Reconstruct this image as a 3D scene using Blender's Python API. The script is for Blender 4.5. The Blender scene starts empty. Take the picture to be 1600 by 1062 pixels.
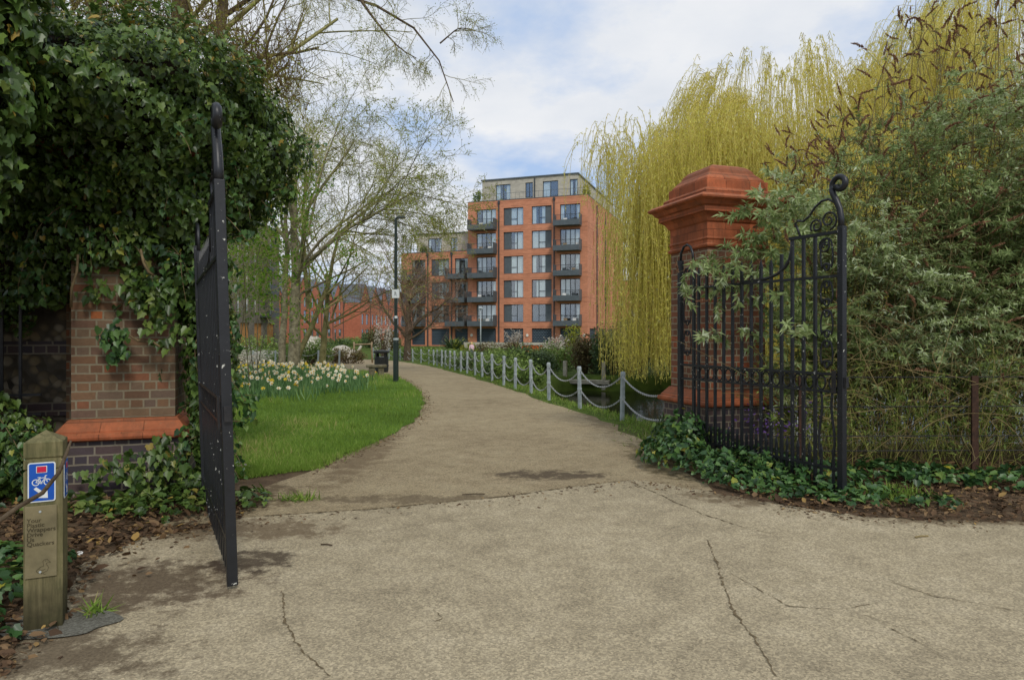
import bpy, math, random
import numpy as np
from mathutils import Vector, Matrix

rng = np.random.default_rng(7)
random.seed(7)
scene = bpy.context.scene
COL = scene.collection
PI = math.pi
rad = math.radians
F_PX, CX, HZ, EYE = 1066.67, 800.0, 518.0, 1.6       # photo scale: used to turn measured pixels into metres


def X(px, Y):
    return (px - CX) / F_PX * Y


def Z(py, Y):
    return EYE - (py - HZ) / F_PX * Y


# ------------------------------------------------------------------ terrain
def sstep(t):
    t = np.clip(t, 0, 1)
    return t * t * (3 - 2 * t)


RIVER = np.array([(2.95, 10.75), (2.5, 12.4), (1.86, 14.4), (1.25, 16.3), (0.92, 18.2), (0.7, 20.2), (0.75, 22.0), (1.4, 24.2),
                  (2.3, 25.3), (4.0, 24.6), (6.5, 26.0), (10, 27), (20, 28), (60, 30), (60, 9.9), (20, 9.9), (9, 9.9), (5, 10.0), (4.2, 10.4)])


def poly_dist(x, y, poly):
    """signed distance, positive inside"""
    d = np.full(x.shape, 1e9)
    inside = np.zeros(x.shape, bool)
    n = len(poly)
    for i in range(n):
        ax, ay = poly[i]
        bx, by = poly[(i + 1) % n]
        ex, ey = bx - ax, by - ay
        t = np.clip(((x - ax) * ex + (y - ay) * ey) / (ex * ex + ey * ey), 0, 1)
        d = np.minimum(d, np.hypot(x - ax - t * ex, y - ay - t * ey))
        c = ((ay > y) != (by > y)) & (x < (bx - ax) * (y - ay) / (by - ay + 1e-12) + ax)
        inside ^= c
    return np.where(inside, d, -d)


def gbase(x, y):
    z = -0.0207 * np.clip(y - 24, 0, 29)
    z = z + 0.3 * sstep((y - 56) / 20)
    return z


def gz_np(x, y):
    x = np.asarray(x, float)
    y = np.asarray(y, float)
    s = poly_dist(x, y, RIVER)
    return gbase(x, y) - 1.35 * sstep((s + 0.15) / 0.8)


def gz(x, y):
    return float(gz_np(np.array([x]), np.array([y]))[0])


# ------------------------------------------------------------------ materials
def lin(c):
    c = c / 255.0
    return c / 12.92 if c <= 0.04045 else ((c + 0.055) / 1.055) ** 2.4


def rgb(r, g, b):
    return (lin(r), lin(g), lin(b), 1)


class NT:
    def __init__(self, name):
        self.m = bpy.data.materials.new(name)
        self.m.use_nodes = True
        self.t = self.m.node_tree
        self.b = self.t.nodes['Principled BSDF']
        self.out = self.t.nodes['Material Output']

    def n(self, typ, **kw):
        nd = self.t.nodes.new(typ)
        for k, v in kw.items():
            setattr(nd, k, v)
        return nd

    def l(self, a, b):
        self.t.links.new(a, b)

    def coord(self, kind='Object'):
        return self.n('ShaderNodeTexCoord').outputs[kind]

    def noise(self, vec, scale, detail=4, rough=0.6, out='Fac'):
        nd = self.n('ShaderNodeTexNoise')
        nd.inputs['Scale'].default_value = scale
        nd.inputs['Detail'].default_value = detail
        nd.inputs['Roughness'].default_value = rough
        self.l(vec, nd.inputs['Vector'])
        return nd.outputs[out]

    def ramp(self, fac, stops, interp='LINEAR'):
        nd = self.n('ShaderNodeValToRGB')
        cr = nd.color_ramp
        cr.interpolation = interp
        while len(cr.elements) < len(stops):
            cr.elements.new(0.5)
        for e, (p, c) in zip(cr.elements, stops):
            e.position = p
            e.color = c if len(c) == 4 else (*c, 1)
        self.l(fac, nd.inputs['Fac'])
        return nd.outputs['Color']

    def mix(self, fac, a, b, blend='MIX'):
        nd = self.n('ShaderNodeMix', data_type='RGBA', blend_type=blend)
        for sock, v in ((nd.inputs[0], fac), (nd.inputs[6], a), (nd.inputs[7], b)):
            if hasattr(v, 'type') and hasattr(v, 'is_linked'):
                self.l(v, sock)
            else:
                sock.default_value = v
        return nd.outputs[2]

    def math(self, op, a, b=0.0):
        nd = self.n('ShaderNodeMath', operation=op)
        for sock, v in ((nd.inputs[0], a), (nd.inputs[1], b)):
            if hasattr(v, 'is_linked'):
                self.l(v, sock)
            else:
                sock.default_value = v
        return nd.outputs[0]

    def bump(self, h, strength=0.3, dist=0.02):
        nd = self.n('ShaderNodeBump')
        nd.inputs['Strength'].default_value = strength
        nd.inputs['Distance'].default_value = dist
        self.l(h, nd.inputs['Height'])
        self.l(nd.outputs[0], self.b.inputs['Normal'])

    def color(self, c):
        if hasattr(c, 'is_linked'):
            self.l(c, self.b.inputs['Base Color'])
        else:
            self.b.inputs['Base Color'].default_value = c

    def set(self, rough=0.8, spec=0.3, metal=0.0):
        self.b.inputs['Roughness'].default_value = rough
        self.b.inputs['Specular IOR Level'].default_value = spec
        self.b.inputs['Metallic'].default_value = metal
        return self


def noisy(name, c1, c2, scale=6, rough=0.8, spec=0.3, bump=0.2, bscale=None, dist=0.01, metal=0.0, lo=0.35, hi=0.65):
    w = NT(name)
    co = w.coord()
    f = w.noise(co, scale, 6, 0.65)
    w.color(w.ramp(f, [(lo, c1), (hi, c2)]))
    if bump:
        w.bump(w.noise(co, bscale or scale * 4, 5, 0.7), bump, dist)
    w.set(rough, spec, metal)
    return w.m


def leaf_mat(name, stops, trans=0.3, rough=0.5, spec=0.35, tint=None):
    w = NT(name)
    a = w.n('ShaderNodeAttribute', attribute_name='rnd')
    c = w.ramp(a.outputs['Fac'], stops)
    co = w.coord()
    c = w.mix(w.math('MULTIPLY', w.noise(co, 1.3, 3), 0.16), c, (0.02, 0.025, 0.01, 1))
    w.color(c)
    w.set(rough, spec)
    tr = w.n('ShaderNodeBsdfTranslucent')
    w.l(c, tr.inputs['Color'])
    ms = w.n('ShaderNodeMixShader')
    ms.inputs[0].default_value = trans
    w.l(w.b.outputs[0], ms.inputs[1])
    w.l(tr.outputs[0], ms.inputs[2])
    w.l(ms.outputs[0], w.out.inputs['Surface'])
    return w.m


def brick_mat(name, stops, mortar, bw=0.23, bh=0.086, msize=0.009, rough=0.85, squash=True, grime=0.5):
    w = NT(name)
    uv = w.coord('UV')
    br = w.n('ShaderNodeTexBrick')
    br.inputs['Color1'].default_value = (0, 0, 0, 1)
    br.inputs['Color2'].default_value = (1, 1, 1, 1)
    br.inputs['Mortar'].default_value = (0.5, 0.5, 0.5, 1)
    br.inputs['Scale'].default_value = 1
    br.inputs['Mortar Size'].default_value = msize
    br.inputs['Mortar Smooth'].default_value = 0.15
    br.inputs['Bias'].default_value = 0
    br.inputs['Brick Width'].default_value = bw
    br.inputs['Row Height'].default_value = bh
    if squash:
        br.squash = 0.5
        br.squash_frequency = 2
    # slightly wavering courses
    nz = w.n('ShaderNodeTexNoise')
    nz.inputs['Scale'].default_value = 9
    w.l(uv, nz.inputs['Vector'])
    vm = w.n('ShaderNodeVectorMath', operation='MULTIPLY_ADD')
    w.l(nz.outputs['Color'], vm.inputs[0])
    vm.inputs[1].default_value = (0.010, 0.010, 0)
    w.l(uv, vm.inputs[2])
    w.l(vm.outputs[0], br.inputs['Vector'])
    c = w.ramp(br.outputs['Color'], stops)
    c = w.mix(w.math('MULTIPLY', w.noise(uv, 26, 5), 0.55), c, rgb(60, 44, 36))
    m = w.mix(w.noise(uv, 40, 3), mortar, rgb(120, 110, 92))
    c = w.mix(br.outputs['Fac'], c, m)
    g = w.ramp(w.noise(uv, 1.7, 5, 0.7), [(0.45, (0, 0, 0)), (0.75, (1, 1, 1))])
    c = w.mix(w.math('MULTIPLY', g, grime), c, rgb(62, 56, 40))
    w.color(c)
    h = w.math('SUBTRACT', w.math('MULTIPLY', w.noise(uv, 55, 4), 0.5), br.outputs['Fac'])
    w.bump(h, 0.7, 0.006)
    w.set(rough, 0.25)
    return w.m


M = {}
M['brick_left'] = brick_mat('aged_red_brick', [(0, rgb(108, 82, 64)), (0.3, rgb(138, 104, 76)), (0.55, rgb(136, 112, 86)), (0.8, rgb(116, 98, 84)), (0.93, rgb(150, 96, 66)), (1, rgb(194, 110, 58))], rgb(148, 138, 112))
M['brick_right'] = brick_mat('orange_red_brick', [(0, rgb(112, 78, 62)), (0.4, rgb(146, 94, 70)), (0.7, rgb(134, 98, 76)), (0.9, rgb(168, 92, 60)), (1, rgb(106, 82, 70))], rgb(168, 154, 128), grime=0.35)
M['blue_brick'] = brick_mat('blue_engineering_brick', [(0, rgb(66, 62, 72)), (0.5, rgb(82, 74, 80)), (1, rgb(96, 78, 76))], rgb(140, 132, 118), rough=0.6, grime=0.5)


def terracotta(name, c1, c2):
    w = NT(name)
    co = w.coord()
    f = w.noise(co, 7, 6, 0.7)
    c = w.ramp(f, [(0.3, c1), (0.7, c2)])
    # moulded blocks, each a little different, with open joints
    br = w.n('ShaderNodeTexBrick')
    br.inputs['Color1'].default_value = (0.62, 0.60, 0.58, 1)
    br.inputs['Color2'].default_value = (1.22, 1.2, 1.18, 1)
    br.inputs['Mortar'].default_value = (0.38, 0.36, 0.34, 1)
    br.inputs['Scale'].default_value = 1
    br.inputs['Brick Width'].default_value = 0.37
    br.inputs['Row Height'].default_value = 0.245
    br.inputs['Mortar Size'].default_value = 0.005
    w.l(w.coord('UV'), br.inputs['Vector'])
    c = w.mix(0.8, c, br.outputs['Color'], 'MULTIPLY')
    mp_ = w.n('ShaderNodeMapping')
    mp_.inputs['Scale'].default_value = (1.6, 1.6, .55)
    w.l(co, mp_.inputs[0])
    g = w.ramp(w.noise(mp_.outputs[0], 3.2, 8, 0.8), [(0.44, (0, 0, 0)), (0.62, (1, 1, 1))])
    c = w.mix(w.math('MULTIPLY', g, 0.5), c, rgb(84, 60, 46))
    li = w.ramp(w.noise(co, 11, 6, 0.75), [(0.60, (0, 0, 0)), (0.70, (1, 1, 1))])
    c = w.mix(w.math('MULTIPLY', li, 0.5), c, rgb(150, 128, 100))
    sx = w.n('ShaderNodeSeparateXYZ')
    w.l(w.n('ShaderNodeNewGeometry').outputs['Normal'], sx.inputs[0])
    top = w.math('MULTIPLY', w.math('MAXIMUM', sx.outputs[2], 0.0), w.noise(co, 5, 6, 0.7))
    c = w.mix(w.math('MULTIPLY', top, 0.4), c, rgb(150, 116, 84))
    w.color(c)
    w.bump(w.math('ADD', w.noise(co, 45, 5, 0.7), w.math('MULTIPLY', br.outputs['Fac'], -1.5)), 0.5, 0.006)
    w.set(0.72, 0.25)
    return w.m


M['terracotta'] = terracotta('moulded_terracotta', rgb(152, 84, 52), rgb(182, 102, 66))


def iron(name, base, fleck=0.672):
    w = NT(name)
    co = w.coord()
    f1 = w.noise(co, 32, 4, 0.6)
    f2 = w.noise(co, 2.4, 3)
    s = w.math('ADD', w.math('MULTIPLY', f1, 0.8), w.math('MULTIPLY', f2, 0.25))
    k = w.ramp(s, [(fleck, (0, 0, 0)), (fleck + 0.015, (1, 1, 1))])
    c = w.ramp(w.noise(co, 8, 5), [(0.35, base), (0.7, tuple(min(1, v * 1.7) for v in base[:3]) + (1,))])
    rust = w.ramp(w.noise(co, 13, 5, 0.7), [(0.66, (0, 0, 0)), (0.74, (1, 1, 1))])
    c = w.mix(w.math('MULTIPLY', rust, 0.55), c, rgb(70, 48, 36))
    w.color(w.mix(k, c, rgb(196, 196, 186)))
    w.bump(f1, 0.25, 0.004)
    w.set(0.42, 0.5)
    return w.m


M['iron'] = iron('black_gate_paint', rgb(21, 23, 27))
M['iron_plain'] = noisy('black_iron', rgb(26, 27, 30), rgb(46, 44, 44), 9, 0.5, 0.4, 0.2)
M['rust'] = noisy('rusty_iron', rgb(50, 38, 32), rgb(78, 56, 44), 14, 0.85, 0.2, 0.4)


def timber(name):
    w = NT(name)
    co = w.coord()
    mp = w.n('ShaderNodeMapping')
    mp.inputs['Scale'].default_value = (30, 30, 2.2)
    w.l(co, mp.inputs[0])
    f = w.noise(mp.outputs[0], 1.6, 6, 0.7)
    c = w.ramp(f, [(0.3, rgb(82, 78, 56)), (0.55, rgb(122, 114, 82)), (0.75, rgb(144, 134, 100))])
    g = w.ramp(w.noise(co, 5, 5, 0.7), [(0.42, (0, 0, 0)), (0.7, (1, 1, 1))])
    c = w.mix(w.math('MULTIPLY', g, 0.6), c, rgb(70, 78, 46))
    sx = w.n('ShaderNodeSeparateXYZ')
    w.l(co, sx.inputs[0])
    low = w.n('ShaderNodeMapRange')
    low.inputs[1].default_value = 0.32
    low.inputs[2].default_value = 0.05
    w.l(w.math('ADD', sx.outputs[2], w.math('MULTIPLY', w.math('SUBTRACT', w.noise(co, 7, 3), 0.5), 0.35)), low.inputs[0])
    c = w.mix(w.math('MULTIPLY', low.outputs[0], 0.75), c, rgb(46, 42, 30))
    w.color(c)
    w.bump(f, 0.5, 0.006)
    w.set(0.9, 0.15)
    return w.m


M['timber'] = timber('weathered_green_timber')
M['plaque'] = noisy('weathered_plaque', rgb(112, 104, 78), rgb(134, 124, 94), 7, 0.75, 0.2, 0.2)
M['timber_dark'] = noisy('dark_engraving', rgb(66, 59, 42), rgb(84, 76, 56), 20, 0.8, 0.2, 0)
M['sign_blue'] = noisy('sign_blue', rgb(14, 76, 168), rgb(20, 84, 178), 12, 0.4, 0.4, 0)
M['sign_white'] = noisy('sign_white', rgb(206, 212, 214), rgb(222, 226, 226), 14, 0.45, 0.4, 0)
M['sign_red'] = noisy('sign_red', rgb(190, 24, 62), rgb(204, 30, 70), 14, 0.45, 0.4, 0)
M['sign_black'] = noisy('sign_black', rgb(20, 20, 22), rgb(32, 32, 34), 14, 0.5, 0.4, 0)
M['galv'] = noisy('galvanised_steel', rgb(146, 156, 158), rgb(188, 196, 196), 9, 0.6, 0.4, 0.15, metal=0.1)
M['chain'] = noisy('chain_steel', rgb(150, 154, 154), rgb(190, 192, 190), 30, 0.5, 0.5, 0, metal=0.3)
M['lamp_green'] = noisy('dark_green_paint', rgb(30, 42, 38), rgb(44, 56, 50), 6, 0.45, 0.4, 0.1)
M['bin'] = noisy('black_bin_plastic', rgb(26, 28, 28), rgb(42, 44, 42), 6, 0.5, 0.4, 0.1)
M['concrete'] = noisy('mossy_concrete', rgb(92, 86, 66), rgb(132, 124, 102), 6, 0.9, 0.2, 0.4)
M['grey_wood'] = noisy('grey_jetty_wood', rgb(150, 144, 128), rgb(192, 186, 168), 7, 0.9, 0.2, 0.4)
M['corten'] = noisy('rust_steel_planter', rgb(150, 72, 34), rgb(186, 96, 50), 5, 0.8, 0.2, 0.2)
M['stone'] = noisy('pale_limestone', rgb(146, 138, 122), rgb(212, 206, 192), 3, 0.9, 0.2, 0.8, 9, 0.06)
M['oak'] = noisy('bleached_oak', rgb(126, 108, 82), rgb(170, 150, 120), 6, 0.85, 0.2, 0.3)


# ground surfaces -------------------------------------------------
def tarmac(name, c_lo, c_mid, c_hi, stain, patch=0.55, spots=()):
    w = NT(name)
    co = w.coord()
    big = w.noise(co, 0.55, 6, 0.62)
    mid = w.noise(co, 3.5, 6, 0.68)
    fine = w.noise(co, 120, 3, 0.75)
    vo = w.n('ShaderNodeTexVoronoi')
    vo.inputs['Scale'].default_value = 95
    w.l(co, vo.inputs['Vector'])
    sv = w.n('ShaderNodeSeparateColor')
    w.l(vo.outputs['Color'], sv.inputs[0])
    base = w.ramp(w.math('ADD', w.math('MULTIPLY', mid, 0.6), w.math('MULTIPLY', big, 0.5)), [(0.38, c_lo), (0.55, c_mid), (0.74, c_hi)])
    c = w.mix(0.55, base, w.ramp(sv.outputs[0], [(0, (0.42, 0.40, 0.37)), (0.5, (0.95, 0.93, 0.9)), (1, (1.7, 1.66, 1.58))]), 'MULTIPLY')
    c = w.mix(0.3, c, w.ramp(fine, [(0.3, (0.5, 0.5, 0.5)), (0.7, (1.5, 1.5, 1.5))]), 'MULTIPLY')
    st = w.ramp(w.math('ADD', w.math('MULTIPLY', w.noise(co, 1.1, 7, 0.72), 0.75), w.math('MULTIPLY', w.noise(co, 7.5, 5, 0.7), 0.3)), [(patch, (0, 0, 0)), (patch + 0.13, (1, 1, 1))])
    c = w.mix(w.math('MULTIPLY', st, 0.5), c, stain)
    # damp and dirty areas at known places
    sx = w.n('ShaderNodeSeparateXYZ')
    w.l(co, sx.inputs[0])
    nn = w.noise(co, 5.5, 7, 0.75)
    for (px_, py_, rx_, ry_, col_, amt) in spots:
        dx = w.math('POWER', w.math('ABSOLUTE', w.math('DIVIDE', w.math('SUBTRACT', sx.outputs[0], px_), rx_)), 2.0)
        dy = w.math('POWER', w.math('ABSOLUTE', w.math('DIVIDE', w.math('SUBTRACT', sx.outputs[1], py_), ry_)), 2.0)
        v = w.math('SUBTRACT', 1.0, w.math('ADD', dx, dy))
        v = w.math('ADD', w.math('MULTIPLY', w.math('MAXIMUM', v, -1.2), 0.20), nn)
        c = w.mix(w.math('MULTIPLY', w.ramp(v, [(0.52, (0, 0, 0)), (0.66, (1, 1, 1))]), amt), c, col_)
    w.color(c)
    w.bump(w.math('ADD', w.math('MULTIPLY', sv.outputs[1], 0.7), fine), 0.5, 0.006)
    w.set(0.92, 0.2)
    return w.m


M['forecourt'] = tarmac('buff_surface', rgb(142, 131, 108), rgb(165, 153, 127), rgb(181, 169, 143), rgb(120, 106, 82), 0.62, [(-2.3, 4.3, .75, .55, rgb(80, 64, 48), .8), (-2.25, 3.35, .7, .35, rgb(78, 64, 48), .75), (-1.8, 4.75, .35, .3, rgb(70, 58, 46), .85), (-2.2, 5.5, 1.0, .35, rgb(100, 82, 60), .7), (2.2, 6.6, .6, .5, rgb(96, 80, 58), .7), (4.2, 5.8, 1.6, .25, rgb(100, 84, 62), .7)])
M['path'] = tarmac('brown_gravel_path', rgb(131, 117, 92), rgb(152, 138, 110), rgb(168, 155, 126), rgb(108, 90, 68), 0.57, [(.42, 7.6, .75, .3, rgb(78, 66, 52), .85), (-.9, 6.5, 1.4, .2, rgb(86, 72, 54), .6), (1.9, 8.6, .5, 1.6, rgb(84, 74, 48), .75), (-2.5, 6.6, .5, .7, rgb(86, 70, 50), .8), (-1.9, 9, .35, 2.5, rgb(96, 78, 56), .6), (1.7, 12.5, .45, 2.2, rgb(96, 82, 58), .6)])


def soil_mat():
    w = NT('soil_and_grass')
    co = w.coord()
    sx = w.n('ShaderNodeSeparateXYZ')
    w.l(co, sx.inputs[0])
    a = w.ramp(w.noise(co, 3, 7, 0.7), [(0.3, rgb(66, 54, 42)), (0.55, rgb(100, 84, 66)), (0.75, rgb(134, 116, 92))])
    a = w.mix(0.5, a, w.ramp(w.noise(co, 45, 4, 0.7), [(0.3, (0.5, 0.5, 0.5)), (0.7, (1.5, 1.4, 1.3))]), 'MULTIPLY')
    g = w.ramp(w.noise(co, 1.6, 6, 0.7), [(0.3, rgb(58, 74, 28)), (0.6, rgb(86, 104, 40)), (0.8, rgb(110, 118, 54))])
    mr = w.n('ShaderNodeMapRange')
    mr.inputs[1].default_value = 9.0
    mr.inputs[2].default_value = 14.0
    w.l(w.math('ADD', sx.outputs[1], w.math('MULTIPLY', w.noise(co, 1.2, 4), 3.0)), mr.inputs[0])
    w.color(w.mix(mr.outputs[0], a, g))
    w.bump(w.noise(co, 30, 5), 0.7, 0.03)
    w.set(0.95, 0.15)
    return w.m


M['soil'] = soil_mat()


def lawn_mat():
    w = NT('lawn_turf')
    co = w.coord()
    c = w.ramp(w.noise(co, 0.9, 6, 0.7), [(0.3, rgb(78, 100, 38)), (0.55, rgb(96, 128, 46)), (0.8, rgb(120, 140, 62))])
    c = w.mix(0.6, c, w.ramp(w.noise(co, 60, 4, 0.7), [(0.3, (0.45, 0.45, 0.4)), (0.7, (1.4, 1.45, 1.3))]), 'MULTIPLY')
    w.color(c)
    w.bump(w.noise(co, 90, 4), 0.8, 0.03)
    w.set(0.9, 0.15)
    return w.m


M['lawn'] = lawn_mat()
GRASS_STOPS = [(0, rgb(92, 116, 44)), (0.5, rgb(124, 156, 60)), (0.85, rgb(152, 178, 84)), (1, rgb(190, 180, 120))]
M['grass'] = leaf_mat('grass_blades', GRASS_STOPS, 0.3, 0.6, 0.2)
M['ivy'] = leaf_mat('ivy_leaves', [(0, rgb(48, 68, 28)), (0.45, rgb(80, 108, 46)), (0.8, rgb(114, 138, 62)), (0.96, rgb(136, 150, 80)), (1, rgb(180, 150, 66))], 0.25, 0.38, 0.45)
M['ivy_ground'] = leaf_mat('ground_ivy_leaves', [(0, rgb(38, 66, 34)), (0.5, rgb(62, 98, 50)), (0.85, rgb(92, 126, 64)), (0.97, rgb(112, 136, 60)), (1, rgb(170, 160, 50))], 0.15, 0.4, 0.45)
M['ivy_dry'] = leaf_mat('dry_ivy_twigs', [(0, rgb(128, 108, 68)), (0.4, rgb(150, 140, 74)), (1, rgb(160, 170, 84))], 0.45, 0.7, 0.2)
M['ivy_core'] = noisy('ivy_core_shade', rgb(30, 26, 18), rgb(48, 40, 28), 9, 0.95, 0.1, 0.5)
M['vine'] = noisy('pale_vine', rgb(104, 90, 66), rgb(134, 116, 86), 14, 0.9, 0.1, 0.3)
M['litter'] = leaf_mat('fallen_leaves', [(0, rgb(76, 58, 44)), (0.5, rgb(106, 82, 60)), (0.9, rgb(140, 114, 82)), (1, rgb(172, 140, 80))], 0.1, 0.8, 0.2)
M['willow'] = leaf_mat('willow_leaves', [(0, rgb(206, 200, 84)), (0.5, rgb(234, 228, 112)), (0.85, rgb(246, 242, 156)), (1, rgb(222, 228, 134))], 0.55, 0.6, 0.2)
M['willow_twig'] = noisy('willow_twigs', rgb(190, 174, 84), rgb(214, 198, 110), 5, 0.8, 0.2, 0)
M['bark'] = noisy('grey_brown_bark', rgb(94, 88, 70), rgb(146, 138, 112), 7, 0.95, 0.1, 0.8, 22, 0.03)
M['bark_moss'] = noisy('mossy_bark', rgb(100, 96, 62), rgb(142, 134, 94), 5, 0.95, 0.1, 0.8, 22, 0.03)
M['bark_dark'] = noisy('dark_bark', rgb(72, 62, 50), rgb(112, 98, 80), 7, 0.95, 0.1, 0.8, 22, 0.03)
M['twig'] = noisy('bare_twigs', rgb(124, 110, 90), rgb(156, 142, 120), 5, 0.9, 0.1, 0)
M['twig_green'] = noisy('olive_twigs', rgb(138, 134, 88), rgb(170, 164, 112), 5, 0.9, 0.1, 0)
M['twig_brown'] = noisy('brown_twigs', rgb(108, 88, 74), rgb(138, 116, 98), 5, 0.9, 0.1, 0)
M['bud'] = leaf_mat('spring_buds', [(0, rgb(122, 138, 44)), (0.6, rgb(154, 168, 62)), (1, rgb(178, 188, 92))], 0.4, 0.6, 0.2)
M['bud_fresh'] = leaf_mat('fresh_leaves', [(0, rgb(82, 122, 30)), (0.6, rgb(114, 152, 44)), (1, rgb(146, 172, 66))], 0.4, 0.6, 0.2)
M['bud_brown'] = leaf_mat('brown_catkins', [(0, rgb(84, 62, 48)), (0.6, rgb(112, 86, 66)), (1, rgb(134, 108, 84))], 0.2, 0.7, 0.2)
M['budd_leaf'] = leaf_mat('buddleia_leaves', [(0, rgb(100, 120, 66)), (0.35, rgb(142, 162, 98)), (0.7, rgb(184, 200, 140)), (1, rgb(218, 228, 196))], 0.42, 0.6, 0.25)
M['budd_stem'] = noisy('buddleia_stems', rgb(98, 88, 56), rgb(134, 120, 84), 8, 0.85, 0.2, 0)
M['dry_stem'] = noisy('dry_stems', rgb(112, 98, 64), rgb(150, 134, 92), 8, 0.85, 0.2, 0)
M['seed'] = noisy('brown_seed_head', rgb(112, 84, 66), rgb(168, 130, 100), 30, 0.95, 0.1, 0)
M['shrub_stem'] = noisy('olive_stems', rgb(120, 124, 56), rgb(150, 150, 80), 8, 0.85, 0.2, 0)
M['sucker_leaf'] = leaf_mat('low_shoot_leaves', [(0, rgb(84, 104, 44)), (0.6, rgb(124, 144, 70)), (1, rgb(170, 176, 96))], 0.35, 0.6, 0.2)
M['daff_leaf'] = leaf_mat('daffodil_leaves', [(0, rgb(72, 106, 58)), (0.6, rgb(104, 142, 86)), (1, rgb(132, 164, 108))], 0.25, 0.5, 0.3)
M['petal'] = noisy('cream_petals', rgb(232, 228, 200), rgb(242, 240, 222), 20, 0.6, 0.2, 0)
M['petal_yellow'] = noisy('yellow_petals', rgb(222, 200, 60), rgb(232, 212, 90), 20, 0.6, 0.2, 0)
M['trumpet'] = noisy('orange_yellow_trumpet', rgb(226, 168, 30), rgb(236, 186, 50), 20, 0.6, 0.2, 0)
M['blossom'] = leaf_mat('white_blossom', [(0, rgb(190, 180, 164)), (1, rgb(226, 220, 208))], 0.3, 0.6, 0.2)
M['shrub'] = leaf_mat('shrub_leaves', [(0, rgb(78, 100, 44)), (0.5, rgb(112, 138, 64)), (1, rgb(148, 168, 92))], 0.2, 0.55, 0.25)
M['shrub_dark'] = leaf_mat('dark_shrub_leaves', [(0, rgb(58, 78, 46)), (0.5, rgb(84, 106, 62)), (1, rgb(114, 132, 84))], 0.15, 0.5, 0.3)
M['shrub_lime'] = leaf_mat('lime_shrub_leaves', [(0, rgb(110, 122, 34)), (0.5, rgb(146, 152, 48)), (1, rgb(172, 174, 78))], 0.3, 0.55, 0.2)
M['shrub_brown'] = leaf_mat('brown_shrub_leaves', [(0, rgb(78, 62, 42)), (0.5, rgb(106, 90, 58)), (1, rgb(120, 118, 70))], 0.2, 0.6, 0.2)
M['purple'] = leaf_mat('purple_flowers', [(0, rgb(92, 62, 130)), (1, rgb(130, 96, 170))], 0.2, 0.6, 0.2)


def facade_mat(name, c1, c2, bands=True):
    w = NT(name)
    co = w.coord()
    c = w.ramp(w.noise(co, 0.6, 6, 0.7), [(0.35, c1), (0.65, c2)])
    uv = w.coord('UV')
    br = w.n('ShaderNodeTexBrick')
    br.inputs['Color1'].default_value = (0.72, 0.72, 0.72, 1)
    br.inputs['Color2'].default_value = (1.12, 1.12, 1.12, 1)
    br.inputs['Mortar'].default_value = (1.05, 1.02, 1.0, 1)
    br.inputs['Scale'].default_value = 1
    br.inputs['Brick Width'].default_value = 0.45
    br.inputs['Row Height'].default_value = 0.15
    br.inputs['Mortar Size'].default_value = 0.012
    w.l(uv, br.inputs['Vector'])
    c = w.mix(0.55, c, br.outputs['Color'], 'MULTIPLY')
    if bands:
        sx = w.n('ShaderNodeSeparateXYZ')
        w.l(co, sx.inputs[0])
        t = w.math('FRACT', w.math('DIVIDE', w.math('ADD', sx.outputs[2], 0.62), 3.015))
        k = w.math('LESS_THAN', w.math('ABSOLUTE', w.math('SUBTRACT', t, 0.11)), 0.011)
        k2 = w.math('LESS_THAN', w.math('ABSOLUTE', w.math('SUBTRACT', t, 0.93)), 0.009)
        c = w.mix(w.math('MULTIPLY', w.math('ADD', k, k2), 0.35), c, rgb(84, 40, 30))
        bl = w.ramp(w.math('ADD', w.math('MULTIPLY', w.noise(co, 1.4, 6, 0.75), 0.8), w.math('MULTIPLY', sx.outputs[2], 0.011)), [(0.66, (0, 0, 0)), (0.74, (1, 1, 1))])
        c = w.mix(w.math('MULTIPLY', bl, 0.4), c, rgb(214, 160, 140))
    w.color(c)
    w.set(0.85, 0.2)
    return w.m


M['facade'] = facade_mat('red_facade_brick', rgb(194, 130, 100), rgb(210, 144, 112))
M['house_brick'] = facade_mat('house_brick', rgb(176, 108, 84), rgb(192, 120, 94), False)
M['pent'] = facade_mat('buff_brick', rgb(176, 170, 156), rgb(194, 188, 172), False)
M['dark_brick'] = facade_mat('dark_grey_brick', rgb(108, 102, 90), rgb(128, 121, 108), False)
M['metal_grey'] = noisy('grey_cladding', rgb(78, 86, 90), rgb(90, 98, 102), 3, 0.5, 0.4, 0)
M['frame_grey'] = noisy('dark_grey_frames', rgb(54, 60, 64), rgb(64, 70, 74), 3, 0.5, 0.4, 0)
M['slate'] = noisy('slate_roof', rgb(88, 94, 104), rgb(106, 112, 122), 3, 0.7, 0.3, 0.2)
M['roof_grey'] = noisy('flat_roof', rgb(94, 98, 100), rgb(112, 114, 116), 3, 0.8, 0.3, 0)
M['curtain'] = noisy('white_curtain', rgb(224, 224, 218), rgb(240, 240, 234), 2, 0.9, 0.1, 0)
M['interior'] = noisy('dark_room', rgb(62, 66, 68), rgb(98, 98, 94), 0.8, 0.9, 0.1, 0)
M['warm_wood'] = noisy('orange_wood_panel', rgb(166, 116, 66), rgb(190, 140, 86), 3, 0.8, 0.2, 0)
M['lamp_white'] = noisy('white_lamp_shade', rgb(224, 222, 206), rgb(232, 230, 220), 3, 0.4, 0.4, 0)


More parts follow.
